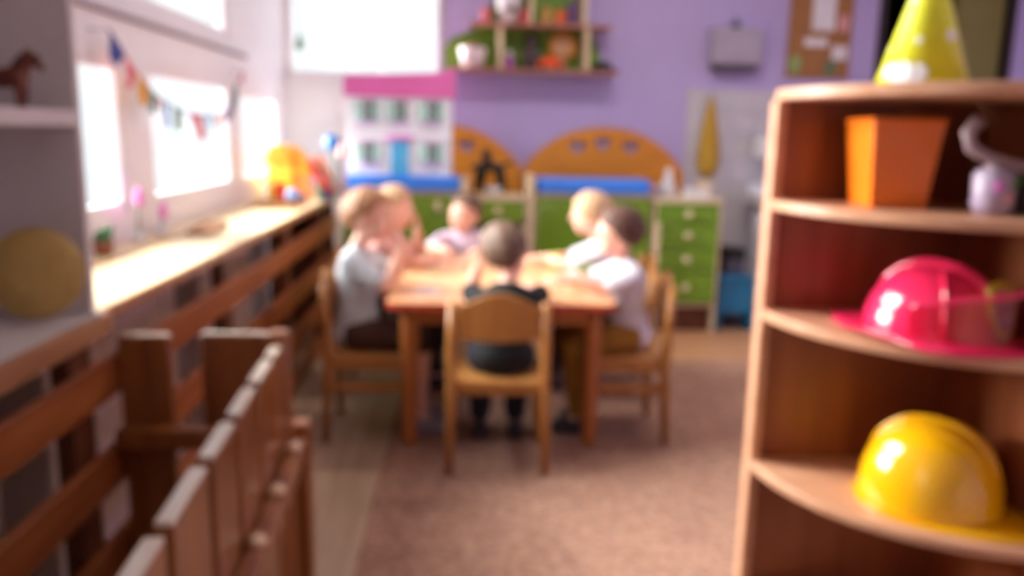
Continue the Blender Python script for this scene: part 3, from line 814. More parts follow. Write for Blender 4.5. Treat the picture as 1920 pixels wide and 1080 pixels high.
# ------------------------------------------------------------------ green play furniture along the back wall
YF = 4.87
def bench(x0, x1, label, lab2, pull):
    b = thing('green_cabinet', label, 'cabinet', ((x0 + x1) / 2, YF, 0), 0, 'green play cabinets'); w = (x1 - x0) / 2
    m = MB(); m.box((-w, .02, .14), (-w + .018, .36, .82)); m.box((w - .018, .02, .14), (w, .36, .82)); m.box((-w, .345, .14), (w, .36, .82)); m.box((-w, .02, .14), (w, .36, .16))
    m.build('carcass', W_PALE, b, bevel=.002)
    m = MB(); m.box((-w, 0, .82), (w, .37, .843)); m.build('top_board', mat('grey_beige_laminate', (178, 160, 138), .5), b, bevel=.003)
    m = MB(); m.box((-w + .01, .0, .15), (w - .01, .018, .815)); d = m.build('door', M_GREEN, b, bevel=.003)
    if pull:
        m = MB(); m.cone((w * pull, -.003, .76), (w * pull, -.02, .76), .012, .009, 18); m.ell((w * pull, -.028, .76), (.02, .011, .03), sub=3); m.build('knob', W_PALE, d, smooth=True)
    m = MB(); m.box((-w + .01, .03, 0), (w - .01, .34, .14)); m.build('plinth', W_FENCEV, b)
    m = MB(); m.prism(rrect(w - .004, .175, .03), .085, Matrix.Translation(((x0 + x1) / 2, YF + .19, .843))); c = m.build('bench_cushion', M_BLUE, bevel=.018)
    c.data.transform(Matrix.Translation((-(x0 + x1) / 2, -YF - .19, -.843))); c.location = ((x0 + x1) / 2, YF + .19, .843)
    tag(c, lab2, 'cushion', 'blue cushions on the green cabinets')
bench(-.745, -.045, 'green cabinet with blue cushion, left, under the dollhouse', 'blue cushion under the dollhouse', .62)
bench(.40, 1.10, 'green cabinet with blue cushion, right, behind the blond child', 'blue cushion right of the middle post, with nothing on it', 0)
for x, lab in ((-.022, 'thin pale post between the dollhouse cabinet and the drawer table'), (.372, 'taller pale post between drawer table and right green cabinet')):
    p = thing('furniture_post', lab, 'post', (x, YF + .02, 0), 0, 'pale posts of the play kitchen')
    h = .93 if x > 0 else .91
    m = MB(); m.box((-.021, -.02, 0), (.021, .30, h)); m.build('upright', W_PALE, p, bevel=.006)
    m = MB(); m.box((-.0225, -.024, h), (.0225, .302, h + .012)); m.build('cap', W_PALE, p, bevel=.004)
mt = thing('drawer_table', 'pale table with one green drawer between the two cabinets', 'table', (.175, YF, 0))
m = MB(); m.box((-.17, 0, .795), (.17, .40, .82)); m.build('table_board', W_PALE, mt, bevel=.003)
m = MB(); m.box((-.16, .005, .67), (.16, .022, .79)); d = m.build('drawer', M_GREEN, mt, bevel=.003)
m = MB(); m.cone((0, .005, .736), (0, -.012, .736), .009, .009, 16); m.ell((0, -.02, .736), (.022, .012, .022), sub=3); m.build('knob', W_PALE, d, smooth=True)
for sx in (-1, 1):
    m = MB(); m.box((sx * .16 - .008, .01, 0), (sx * .16 + .008, .38, .795)); m.build('side_panel', W_PALE, mt, bevel=.002)
m = MB(); m.box((-.15, .36, .10), (.15, .375, .795)); m.build('back_panel', M_GREEN, mt)
dr = thing('drawer_chest', 'green chest of four drawers with pale round knobs', 'chest of drawers', (1.325, YF, 0))
m = MB(); m.box((-.205, .005, .0), (-.19, .42, .80)); m.box((.19, .005, .0), (.205, .42, .80)); m.box((-.205, .405, .1), (.205, .42, .80)); m.box((-.205, .03, .155), (.205, .42, .175))
m.build('carcass', W_PALE, dr, bevel=.002)
m = MB(); m.box((-.21, -.008, .80), (.21, .43, .825)); m.build('top_board', W_PALE, dr, bevel=.003)
for z0, z1 in ((.675, .795), (.53, .667), (.385, .522), (.19, .377)):
    m = MB(); m.box((-.187, 0, z0), (.187, .02, z1)); d = m.build('drawer', M_GREEN, dr, bevel=.003)
    zc = z1 - .06 if z1 - z0 < .15 else z1 - .09
    m = MB(); m.cone((0, 0, zc), (0, -.017, zc), .009, .009, 16); m.ell((0, -.024, zc), (.024, .012, .022), sub=3); m.build('knob', W_PALE, d, smooth=True)
m = MB(); m.box((-.18, .06, 0), (.18, .40, .15)); m.build('plinth', W_FENCEV, dr)
fp = thing('low_post', 'short pale post in front of the gap left of the drawer chest', 'post', (1.128, YF - .035, 0))
m = MB(); m.box((-.018, -.018, 0), (.018, .018, .67)); m.build('upright', W_PALE, fp, bevel=.005)
m = MB(); m.box((-.02, -.02, .67), (.02, .02, .682)); m.build('cap', W_PALE, fp, bevel=.003)

# on the drawer chest and table
m = MB(); m.lathe([(.001, 0), (.062, 0), (.060, .02), (.030, .10), (.016, .17), (.001, .175)], 24, Matrix())
tag(m.build('tissue_cone', M_PAPER, smooth=True, loc=(1.25, 5.12, .825)), 'white paper cone standing on the green drawer chest, left', 'paper cone')
bx = thing('tissue_box', 'low white box on the front of the green drawer chest', 'box', (1.385, 4.95, .825), math.radians(5))
m = MB(); m.box((-.07, -.045, 0), (.07, .045, .045)); m.build('box_body', M_PAPER, bx, bevel=.005)
m = MB(); m.box((-.074, -.049, .045), (.074, .049, .058)); m.build('lid', M_PAPER, bx, bevel=.003)
bx = thing('wooden_block', 'pale wooden block at the right end of the drawer chest', 'block', (1.475, 5.10, .825))
m = MB(); m.box((-.04, -.05, 0), (.04, .05, .10)); m.build('block_body', W_PALE, bx, bevel=.006)
m = MB(); m.box((-.03, -.053, .02), (.03, -.049, .08)); m.build('front_plate', W_PALE, bx, bevel=.002)
bx = thing('small_jar', 'small grey jar beside the white cone on the drawer chest', 'jar', (1.16, 4.98, .825))
m = MB(); m.lathe([(.022, 0), (.028, .01), (.028, .05), (.02, .06), (.001, .06)], 24); m.build('jar_body', M_GREYM, bx, smooth=True)
m = MB(); m.lathe([(.021, .058), (.023, .06), (.023, .072), (.001, .075)], 24); m.build('lid', M_WHITE, bx, smooth=True)
bw = thing('toy_bowl', 'white toy bowl on the pale drawer table', 'bowl', (.15, 4.98, .82))
m = MB(); m.lathe([(.02, 0), (.045, .02), (.055, .045), (.050, .045), (.04, .022), (.001, .006)], 28); m.build('bowl_body', M_CERAM, bw, smooth=True)
m = MB(); m.lathe([(.05, .043), (.057, .043), (.057, .048), (.05, .048)], 28, closed=True); m.build('rim', M_CERAM, bw, smooth=True)

# wooden arch boards with hearts
def arch(xc, w, zt, label, hearts, cols=None):
    cu = bpy.data.curves.new('arch', 'CURVE'); cu.dimensions = '2D'; cu.fill_mode = 'BOTH'; cu.extrude = .011
    def poly(pts):
        s = cu.splines.new('POLY'); s.points.add(len(pts) - 1)
        for p, (x, y) in zip(s.points, pts): p.co = (x, y, 0, 1)
        s.use_cyclic_u = True
    n = 30; pts = [(-w, 0)]
    for k in range(n + 1):
        u = -1 + 2 * k / n; pts.append((u * w, .955 + (zt - .955) * (1 - abs(u) ** 2.1) ** .8))
    pts.append((w, 0)); poly(pts)
    for hx, hz, s_ in hearts:
        hp_ = []
        for k in range(28):
            t = 2 * PI * k / 28; hp_.append((hx + s_ * 16 * math.sin(t) ** 3 / 17, hz + s_ * (13 * math.cos(t) - 5 * math.cos(2 * t) - 2 * math.cos(3 * t) - math.cos(4 * t)) / 17))
        poly(hp_[::-1])
    t = bpy.data.objects.new('t', cu); COL.objects.link(t); dg = bpy.context.evaluated_depsgraph_get(); dg.update()
    me = bpy.data.meshes.new_from_object(t.evaluated_get(dg), depsgraph=dg); bpy.data.objects.remove(t)
    me.materials.clear(); me.materials.append(W_ARCH); me.name = 'arched_board'
    r = thing('arched_board', label, 'arched board', (xc, 5.42, 0), 0, 'orange arched boards against the lilac wall')
    o = bpy.data.objects.new('board', me); COL.objects.link(o); o.parent = r; o.rotation_euler = (PI / 2, 0, 0)
    for sx in (-.33, .33):
        m = MB(); m.cone((sx, -.011, 1.058), (sx, -.016, 1.058), .008, .007, 14); m.build('screw_cap', mat('screw_brown', (120, 74, 30), .5), r)
arch(.885, .53, 1.238, 'orange wooden arched board with three heart cut-outs, right one', ((-.175, 1.112, .056), (-.01, 1.135, .056), (.175, 1.115, .056)))
arch(-.185, .53, 1.238, 'orange wooden arched board, left one, partly behind the dollhouse', ((-.175, 1.112, .056), (-.01, 1.135, .056), (.17, 1.105, .056)))

# black toy dog before the left arch
dg_ = thing('toy_dog', 'black toy dog standing before the left orange arched board', 'toy dog', (.135, 5.16, .82), 0)
m = MB(); m.chain([(-.06, 0, .155), (0, 0, .165), (.05, 0, .15)], [.03, .032, .03]); m.chain([(-.02, 0, .18), (-.03, -.01, .235), (-.03, -.03, .24)], [.03, .03, .024]); m.ell((-.045, -.01, .265), (.008, .008, .02)); m.ell((-.012, -.01, .265), (.008, .008, .02))
for x, b in ((-.075, -.02), (-.045, .0), (.05, .0), (.07, .02)):
    m.chain([(x * .9, .0, .15), (x + b * .5, 0, .08), (x + b, 0, .016)], [.024, .017, .016])
m.chain([(.075, 0, .165), (.115, 0, .19), (.14, 0, .18)], [.014, .011, .009]); m.chain([(-.08, 0, .17), (-.115, 0, .15)], [.014, .012])
m.blob('dog_body', M_BLACK, dg_, voxel=.005)
m = MB(); m.lathe([(.030, .20), (.033, .20), (.033, .212), (.030, .212)], 20, Matrix.Translation((-.028, -.005, 0)), closed=True); m.build('collar', mat('collar_brown', (80, 44, 30), .6), dg_, smooth=True)

# dollhouse
dh = thing('dollhouse', 'white dollhouse with pink roof and blue door on the blue cushion', 'dollhouse', (-.41, 4.93, .929))
m = MB(); m.box((-.305, .0, 0), (.305, .24, .465)); m.build('house_walls', M_HOUSE, dh, bevel=.004)
m = MB()
v = [m.bm.verts.new(p) for p in ((-.325, -.02, .455), (.325, -.02, .455), (.325, .26, .455), (-.325, .26, .455), (-.325, .03, .575), (.255, .045, .605), (.325, .045, .635), (.325, .24, .635), (-.325, .24, .575), (.255, .24, .605))]
for f in ((0, 1, 6, 5, 4), (1, 2, 7, 6), (3, 0, 4, 8), (2, 3, 8, 9, 7), (0, 3, 2, 1), (4, 5, 9, 8), (5, 6, 7, 9)):
    m.bm.faces.new([v[i] for i in f])
m.build('roof', M_ROOF, dh, bevel=.008)
for x in (-.185, .0, .19):
    for z in (.375, .135):
        if x == 0 and z < .2: continue
        m = MB(); m.box((x - .042, -.010, z - .052), (x + .042, .001, z + .052)); w_ = m.build('house_window', M_DARKGREEN, dh, bevel=.002)
        m = MB(); m.box((x - .003, -.013, z - .052), (x + .003, -.009, z + .052)); m.box((x - .042, -.013, z - .003), (x + .042, -.009, z + .003)); m.build('glazing_bar', M_HOUSE, w_)
        m = MB(); m.box((x - .075, -.014, z - .054), (x - .030, -.009, z + .054)); m.build('shutter', M_MINT, dh, bevel=.002)
        if x: m = MB(); m.box((x + .043, -.014, z - .054), (x + .068, -.009, z + .054)); m.build('shutter', M_MINT, dh, bevel=.002)
        m = MB(); m.box((x - .055, -.02, z + .056), (x + .055, .001, z + .070)); m.build('lintel', mat('lilac_pink', (240, 200, 240), .5), dh, bevel=.002)
        m = MB(); m.box((x - .055, -.03, z - .078), (x + .055, .001, z - .058)); m.build('window_box', mat('lilac_box', (214, 196, 240), .5), dh, bevel=.002)
m = MB(); m.box((-.05, -.012, 0.0), (.055, .001, .205)); d = m.build('house_door', M_SKYBLUE, dh, bevel=.003)
m = MB(); m.ell((.04, -.016, .10), .006, sub=2); m.build('door_knob', M_WHITE, d, smooth=True)
m = MB(); m.box((-.075, -.03, .21), (.08, .001, .235)); m.build('door_canopy', mat('canopy_pink', (240, 140, 224), .5), dh, bevel=.003)

# thin cord before the back window
cd = thing('pull_cord', 'thin cord with a grey-green tassel hanging before the bright back window', 'cord', (-1.03, 5.20, 0))
m = MB(); m.tube([(0, 0, 2.895), (.0, 0, 2.3), (.0, 0, 1.75)], .004, 8); m.build('cord', mat('lilac_cord', (196, 186, 210), .6), cd, smooth=True)
m = MB(); m.lathe([(.001, 1.655), (.026, 1.66), (.024, 1.70), (.012, 1.745), (.001, 1.75)], 18); m.build('tassel', mat('grey_green_tassel', (130, 158, 130), .7), cd, smooth=True)

# ------------------------------------------------------------------ two-tier wall shelf
ws = thing('wall_shelf', 'two-tier wooden wall shelf with a green painted back on the lilac wall', 'wall shelf', (0, 0, 0))
m = MB(); m.box((-.12, 5.22, 1.562), (.93, 5.43, 1.582)); m.build('shelf_board', W_WALLSHELF, ws, bevel=.003)
m = MB(); m.box((-.0, 5.22, 1.838), (.88, 5.43, 1.856)); m.build('shelf_board', W_WALLSHELF, ws, bevel=.003)
for x in (.187, .722):
    m = MB(); m.box((x - .014, 5.225, 1.582), (x + .014, 5.43, 1.838)); m.build('upright', W_PALE, ws, bevel=.002)
for x in (.37, .70):
    m = MB(); m.box((x - .012, 5.225, 1.856), (x + .012, 5.43, 2.2)); m.build('upright', W_PALE, ws, bevel=.002)
pts = [(-.19, 1.585), (-.175, 1.70), (-.12, 1.775), (-.02, 1.815), (.07, 1.85), (.12, 1.95), (.16, 2.05), (.22, 2.18), (.4, 2.28), (.56, 2.22), (.66, 2.08), (.73, 1.93), (.79, 1.82), (.83, 1.70), (.85, 1.585)]
m = MB(); m.prism(pts, .018, XZ(5.449)); m.build('green_back_panel', M_LEAF, ws, bevel=.003)


def pot(x, y, z, r, h, rgb, label, name='flower_pot', cat='pot', inner=(150, 80, 70)):
    p = thing(name, label, cat, (x, y, z))
    m = MB(); m.lathe([(r * .72, 0), (r, h), (r * .92, h), (r * .66, .008), (.001, .008)], 28); m.build('pot_body', mat('pot_%d_%d_%d' % rgb, rgb, .5), p, smooth=True)
    m = MB(); m.lathe([(r * .9, h * .9), (r * .5, h * 1.15), (.001, h * 1.22)], 20); m.build('filling', mat('fill_%d_%d_%d' % inner, inner, .7), p, smooth=True)
    return p
pot(.015, 5.30, 1.582, .085, .125, (226, 208, 214), 'white plant pot at the left end of the lower wall shelf')
bt = thing('small_bottle', 'small purple bottle with white cap on the lower wall shelf', 'bottle', (.245, 5.30, 1.582))
m = MB(); m.lathe([(.001, 0), (.026, .0), (.03, .01), (.03, .07), (.014, .085), (.001, .086)], 20); m.build('bottle_body', mat('bottle_purple', (176, 84, 178), .35), bt, smooth=True)
m = MB(); m.lathe([(.001, .084), (.018, .084), (.016, .115), (.001, .118)], 16); m.build('cap', M_WHITE, bt, smooth=True)
dl = thing('rag_doll', 'dark grey-brown doll sitting in the middle of the lower wall shelf', 'doll', (.385, 5.365, 1.582))
m = MB(); m.chain([(0, 0, .045), (0, 0, .12)], [.042, .034]); m.chain([(-.03, -.01, .12), (-.06, -.04, .07)], [.014, .012]); m.chain([(.03, -.01, .12), (.06, -.04, .07)], [.014, .012])
m.chain([(-.02, -.01, .03), (-.035, -.08, .016)], [.018, .014]); m.chain([(.02, -.01, .03), (.035, -.08, .016)], [.018, .014]); m.ell((0, 0, .185), (.036, .034, .038)); m.blob('doll_body', mat('doll_grey', (92, 76, 84), .8), dl, voxel=.004)
m = MB(); m.ell((0, .006, .20), (.040, .038, .032)); m.blob('doll_hair', mat('doll_hair', (58, 40, 34), .8), dl, voxel=.004)
sn = thing('toy_flower_disc', 'round orange toy sun face on the lower wall shelf', 'toy', (.585, 5.36, 1.582))
m = MB(); m.cone((0, 0, .155), (0, .018, .155), .062, .062, 28); m.box((-.02, .0, 0), (.02, .018, .11)); m.build('face_disc', mat('disc_inner', (206, 160, 120), .6), sn, bevel=.003)
for k in range(12):
    a = 2 * PI * k / 12; m = MB(); m.ell((.072 * math.cos(a), .012, .155 + .072 * math.sin(a)), (.024, .008, .018), Euler((0, -a, 0)).to_matrix(), 2); m.build('petal', mat('disc_orange', (226, 146, 40), .6), sn, smooth=True)
cr = thing('toy_car', 'orange-red toy car on the lower wall shelf below the sun face', 'toy car', (.50, 5.262, 1.582))
m = MB(); m.prism([(-.085, .012), (.085, .012), (.085, .045), (.055, .05), (.03, .08), (-.04, .08), (-.06, .052), (-.085, .046)], .06, XZ(.03)); m.build('car_body', mat('car_red', (238, 88, 40), .3), cr, bevel=.006)
for x in (-.05, .05):
    for y in (-.034, .024):
        m = MB(); m.cone((x, y, .017), (x, y + .01, .017), .017, .017, 18); m.build('wheel', M_BLACK, cr)
hb = thing('black_cap', 'black peaked cap at the right end of the lower wall shelf', 'cap', (.835, 5.33, 1.582))
m = MB(); m.lathe([(.001, .065), (.04, .062), (.062, .045), (.068, .018), (.068, 0), (.064, 0), (.001, .002)], 28); m.build('crown', M_BLACK, hb, smooth=True)
m = MB(); m.ell((.055, -.03, .008), (.055, .05, .008)); m.build('peak', M_BLACK, hb, smooth=True)
pot(.235, 5.31, 1.856, .082, .2, (238, 228, 236), 'large white pot with a dark mark on the upper wall shelf', inner=(90, 120, 60))
m = MB(); m.ell((.0, 0, 0), (.03, .012, .022)); mk = m.build('dark_mark', M_BLACK, bpy.data.objects['flower_pot.001'], smooth=True, loc=(0.01, -.068, .085))
for x, rgb, lab, h in ((.095, (206, 92, 110), 'red-pink toy block on the upper wall shelf, left of the white pot', .09), (.345 - .0, (176, 50, 62), 'dark red toy block on the upper wall shelf beside the white pot', .075),
                       (.47, (196, 150, 70), 'mustard toy block on the upper wall shelf, right compartment', .10), (.56, (238, 104, 54), 'orange toy block on the upper wall shelf, right compartment', .085), (.635, (110, 70, 130), 'purple toy block on the upper wall shelf, far right', .14)):
    if x == .345: x = .327; yy = 5.25
    else: yy = 5.32
    b = thing('toy_block', lab, 'toy block', (x, yy, 1.856), random.uniform(-.2, .2), 'toy blocks on the upper wall shelf')
    m = MB(); m.box((-.03, -.025, 0), (.03, .025, h)); m.build('block', mat('block_%d_%d_%d' % rgb, rgb, .5), b, bevel=.006)
    m = MB(); m.cone((0, 0, h), (0, 0, h + .01), .018, .016, 16); m.build('stud', mat('block_%d_%d_%d' % rgb, rgb, .5), b)

# ------------------------------------------------------------------ right part of the back wall
mb = thing('metal_wall_box', 'grey metal box with a hook hanging on the lilac wall', 'wall box', (1.71, 5.45, 0))
m = MB(); m.box((-.165, -.10, 1.655), (.165, -.001, 1.88)); m.build('box_body', M_GREYM, mb, bevel=.008)
m = MB(); m.prism([(-.16, 1.655), (.16, 1.655), (.12, 1.61), (-.14, 1.61)], .09, XZ(-.005)); m.build('tray_base', mat('dark_grey_metal', (84, 76, 92), .4), mb, bevel=.004)
m = MB(); m.box((-.025, -.03, 1.88), (.025, -.001, 1.915)); m.tube([(0, -.02, 1.91), (0, -.035, 1.93), (0, -.02, 1.945)], .007); m.build('hook', mat('dark_grey_metal', (84, 76, 92), .4), mb)
m = MB(); m.box((-.13, -.104, 1.68), (.13, -.1, 1.86)); m.build('front_plate', M_GREYM, mb, bevel=.002)
cb = thing('cork_board', 'narrow cork board with pinned white notes on the lilac wall', 'notice board', (2.27, 5.45, 1.585))
m = MB(); m.box((-.205, -.02, 0), (.21, -.001, .85)); m.build('cork_panel', M_CORK, cb, bevel=.003)
def note(x0, x1, z0, z1, mt, rz=0):
    m = MB(); m.box((x0, -.024, z0), (x1, -.021, z1)); m.build('note', mt, cb)
    m = MB(); m.ell(((x0 + x1) / 2, -.027, z1 - .01), .006, sub=2); m.build('pin', M_RED, cb, smooth=True)
note(-.06, .09, .30, .55, M_PAPER); note(-.04, .11, .58, .70, M_PAPER); note(-.10, .05, .20, .255, M_PAPER); note(.09, .19, .12, .21, M_PAPER); note(-.19, -.08, .52, .60, M_PAPER); note(.12, .18, .30, .40, M_PALEC)
note(-.19, -.115, .03, .14, mat('leaf_note', (150, 178, 110), .7)); note(.05, .12, .02, .12, mat('leaf_note2', (104, 132, 96), .7))
# yellow cloth on the tiles
yc = thing('hanging_cloth', 'yellow cloth gathered on a hook on the white tiles', 'cloth', (1.575, 5.43, 0))
m = MB()
prof = [(1.455, .008), (1.42, .016), (1.34, .03), (1.22, .048), (1.12, .062), (1.03, .065), (.97, .05), (.93, .02)]
rings = []
for z, r in prof:
    rings.append([m.bm.verts.new((r * (1 + .22 * math.cos(k * PI * 2 / 24 * 7)) * math.cos(2 * PI * k / 24), -.026 + min(.022, .5 * r) * (1 + .3 * math.cos(k * 7 * 2 * PI / 24)) * math.sin(2 * PI * k / 24), z)) for k in range(24)])
for a, b in zip(rings, rings[1:]):
    for k in range(24): m.bm.faces.new((a[k], a[(k + 1) % 24], b[(k + 1) % 24], b[k]))
m.bm.faces.new(rings[0]); m.bm.faces.new(rings[-1][::-1])
m.build('cloth_body', mat('mustard_towel', (206, 168, 62), .9, (186, 146, 50), 25), yc, smooth=True)
m = MB(); m.tube([(0, .008, 1.46), (0, -.03, 1.455), (0, -.035, 1.475)], .006); m.build('hook', M_BLUEC, yc, smooth=True)
# wash basin
sk = thing('wash_basin', 'white wash basin with tap on the tiled wall, half hidden by shelves', 'wash basin', (1.98, 5.44, 0))
m = MB(); m.lathe([(.05, .70), (.15, .74), (.20, .84), (.215, .86), (.19, .86), (.14, .78), (.001, .765)], 36, Matrix.Translation((0, -.235, 0)) @ Matrix.Diagonal((.95, 1, 1, 1))); m.build('basin', M_CERAM, sk, smooth=True)
m = MB(); m.box((-.12, -.08, .76), (.12, -.002, .90)); m.build('basin_back', M_CERAM, sk, bevel=.01)
m = MB(); m.lathe([(.15, 0.0), (.145, .05), (.13, .55), (.13, .72), (.001, .72)], 28, Matrix.Translation((0, -.22, 0))); m.build('pedestal', M_CERAM, sk, smooth=True)
m = MB(); m.tube([(0, -.045, .90), (0, -.045, .98), (0, -.07, 1.0), (0, -.16, .985), (0, -.165, .96)], .011); m.build('tap', M_GREYM, sk, smooth=True)
m = MB(); m.box((-.1, -.12, 1.06), (.04, -.004, 1.20)); m.build('soap_dispenser', M_WHITE, sk, bevel=.01)
# dark bin and teal stool
bn = thing('waste_bin', 'dark narrow waste bin standing behind the teal stool', 'bin', (1.72, 5.22, 0))
m = MB(); m.prism(rrect(.065, .09, .02), .42, Matrix()); m.build('bin_body', mat('bin_grey', (96, 92, 104), .5), bn, bevel=.004)
m = MB(); m.prism(rrect(.07, .095, .02), .07, Matrix.Translation((0, 0, .42))); m.build('lid', M_BLACK, bn, bevel=.01)
st = thing('step_stool', 'teal plastic step stool on the floor beside the drawer chest', 'stool', (1.665, 4.99, 0.004))
m = MB(); m.prism(rrect(.115, .09, .02), .03, Matrix.Translation((0, 0, .31))); m.build('stool_top', M_TEAL, st, bevel=.008)
for sx in (-1, 1):
    m = MB(); m.prism([(sx * .105 - .012, 0), (sx * .105 + .012, 0), (sx * .095 + .012, .31), (sx * .095 - .012, .31)], .17, XZ(.085)); m.build('leg', M_TEAL, st, bevel=.005)
m = MB(); m.box((-.095, -.078, .11), (.095, -.064, .31)); m.build('front_panel', M_TEAL, st, bevel=.004)

# ------------------------------------------------------------------ rounded corner shelf, right foreground
CX, CY, RS = .94, 1.50, .385
cs = thing('corner_shelf', 'beech corner shelf unit with rounded shelves in the right foreground', 'shelf unit', (CX, CY, 0), math.radians(-1))
def quarter(r, ry, n=26):
    pts = [(0, 0)]
    for k in range(n + 1):
        a = PI + (PI / 2) * k / n; pts.append((r * math.cos(a), ry * math.sin(a)))
    return pts
for z, th in ((1.266, .020), (1.069, .018), (.862, .018), (.560, .018), (.285, .018), (.06, .018)):
    pts = quarter(RS - .002, RS - .002)
    pts = [(min(x, -.001), y) for x, y in pts]
    m = MB(); m.prism(pts, th, Matrix.Translation((0, 0, z))); m.build('top_board' if z > 1.2 else 'shelf', W_SHELF, cs, bevel=.003)
m = MB(); m.box((-RS + .02, 0.0, .0065), (0, .018, 1.266)); m.build('back_panel', W_SHADEPANEL, cs)
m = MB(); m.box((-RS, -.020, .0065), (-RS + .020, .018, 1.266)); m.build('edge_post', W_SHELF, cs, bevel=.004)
m = MB(); m.box((0, -RS, .0065), (.018, .018, 1.285)); m.build('side_panel', W_SHADEPANEL, cs)

# lime cone hat on top
cn = thing('cone_hat', 'lime yellow cone party hat with white spots on the corner shelf top', 'hat', (.79, 1.44, 1.286))
m = MB(); m.lathe([(.078, 0), (.004, .245), (.001, .247), (.001, .243), (.075, .0)], 48); m.build('cone', M_LIME, cn, smooth=True)
def spot(a, h, s):
    r = .078 * (1 - h / .245) + .0008; p = Vector((r * math.cos(a), r * math.sin(a), h)); nrm = Vector((math.cos(a), math.sin(a), .3)).normalized()
    m = MB(); m.ell(p, (s, s, .0015), nrm.to_track_quat('Z', 'Y').to_matrix(), 3); m.build('spot', M_PAPER, cn, smooth=True)
for a, h, s in ((-1.85, .172, .010), (-1.25, .088, .010), (-2.55, .026, .020), (-2.2, .024, .018), (-2.9, .03, .014), (-2.25, .080, .006), (-2.95, .15, .010), (.4, .1, .012), (1.5, .06, .013), (2.6, .07, .012)):
    spot(a, h, s)
# orange square pot
op = thing('square_bucket', 'orange tapered square bucket on the upper shelf of the corner unit', 'bucket', (.722, 1.385, 1.088), math.radians(-4))
m = MB()
lo, hi, T = .046, .059, .003
R0 = [m.bm.verts.new((x * s_ + 0, y * s_, z)) for s_, z in ((lo, 0), (hi, .147), (hi - T, .147), (lo - T, .004)) for x, y in ((-1, -1), (1, -1), (1, 1), (-1, 1))]
for q in range(3):
    for k in range(4):
        m.bm.faces.new((R0[q * 4 + k], R0[q * 4 + (k + 1) % 4], R0[q * 4 + 4 + (k + 1) % 4], R0[q * 4 + 4 + k]))
m.bm.faces.new(R0[0:4][::-1]); m.bm.faces.new(R0[12:16]); m.build('bucket_body', M_ORANGE, op, bevel=.005)
m = MB()
o4 = [(hi + .003) * 1.0, .146, .156]
for sx, sy, ex, ey in ((-1, -1, 1, -1), (1, -1, 1, 1), (1, 1, -1, 1), (-1, 1, -1, -1)):
    a = Vector((sx * .059, sy * .059, .144)); b = Vector((ex * .059, ey * .059, .144)); m.chain([a, b], .0035, 1)
m.blob('rim', M_ORANGE, op, voxel=.0015, smooth=2)
# toy jug with curved grey handle
jg = thing('toy_watering_can', 'lilac patterned toy can with curved grey spout beside the orange bucket', 'toy can', (.822, 1.25, 1.088))
m = MB(); m.lathe([(.022, 0), (.030, .012), (.032, .06), (.026, .07), (.001, .07)], 28); m.build('can_body', M_LILAC, jg, smooth=True)
m = MB(); m.tube([(-.040, -.005, .145), (-.056, -.005, .125), (-.048, -.005, .102), (-.02, -.005, .088), (.02, -.005, .078), (.055, -.005, .072)], [.011, .010, .009, .009, .009, .010], 14); m.build('curved_handle', M_TOYGREY, jg, smooth=True)
for x, z, mt in ((-.012, .045, M_PINKF), (.004, .028, M_PALEC), (.014, .052, M_STEM)):
    m = MB(); m.ell((x, -.0305, z), (.008, .003, .008), sub=2); m.build('sticker', mt, jg, smooth=True)
m = MB(); m.lathe([(.001, .07), (.02, .07), (.012, .082), (.001, .084)], 20); m.build('lid', M_TOYGREY, jg, smooth=True)
jr = thing('dark_toy_jar', 'dark jar at the far right of the upper corner shelf', 'jar', (.895, 1.27, 1.088))
m = MB(); m.lathe([(.001, 0), (.026, 0), (.03, .01), (.03, .05), (.02, .06), (.001, .06)], 24); m.build('jar_body', mat('jar_dark', (60, 50, 52), .4), jr, smooth=True)
m = MB(); m.lathe([(.021, .06), (.022, .072), (.001, .074)], 20); m.build('lid', mat('jar_lid', (84, 94, 84), .5), jr, smooth=True)


def dome(m, rx, ry, h, t=.004, n=18, seg=56, pw=2.3, ridge=0, flare=0):
    """open shell: outer and inner skins of a helmet crown"""
    outer = []
    for side in (0, 1):
        o = t * side
        for i in range(n + 1):
            u = i / n if side == 0 else 1 - i / n
            a = u * PI / 2; c = math.sin(a) ** (2 / pw); s = math.cos(a) ** (2 / pw)
            if u == 0: c = .02
            ring = []
            for k in range(seg):
                p = 2 * PI * k / seg; rr = 1
                if ridge: rr_h = ridge * math.exp(-(math.sin(p) * c / .16) ** 2) * (1 - .3 * u)
                else: rr_h = 0
                ring.append(m.bm.verts.new(((rx - o) * c * math.cos(p), (ry - o) * c * math.sin(p), (h - o) * s + rr_h * (s > .05))))
            outer.append(ring)
    for a, b in zip(outer, outer[1:]):
        for k in range(seg): m.bm.faces.new((a[k], a[(k + 1) % seg], b[(k + 1) % seg], b[k]))
    m.bm.faces.new(outer[0][::-1]); m.bm.faces.new(outer[-1])
    return m


def brim(m, inner, outerf, zf, t=.0035, seg=72):
    """flat ring brim; inner(p)->(x,y); outerf(p)->(x,y); zf(p, u)->z"""
    rings = []
    for o in (0, t):
        for u in ((0, .33, .66, 1) if o == 0 else (1, .66, .33, 0)):
            ring = []
            for k in range(seg):
                p = 2 * PI * k / seg; a = Vector(inner(p)); b = Vector(outerf(p)); q = a.lerp(b, u)
                ring.append(m.bm.verts.new((q.x, q.y, zf(p, u) + (t if o else 0))))
            rings.append(ring)
    for a, b in zip(rings, rings[1:] + rings[:1]):
        for k in range(seg): m.bm.faces.new((a[k], a[(k + 1) % seg], b[(k + 1) % seg], b[k]))
    return m


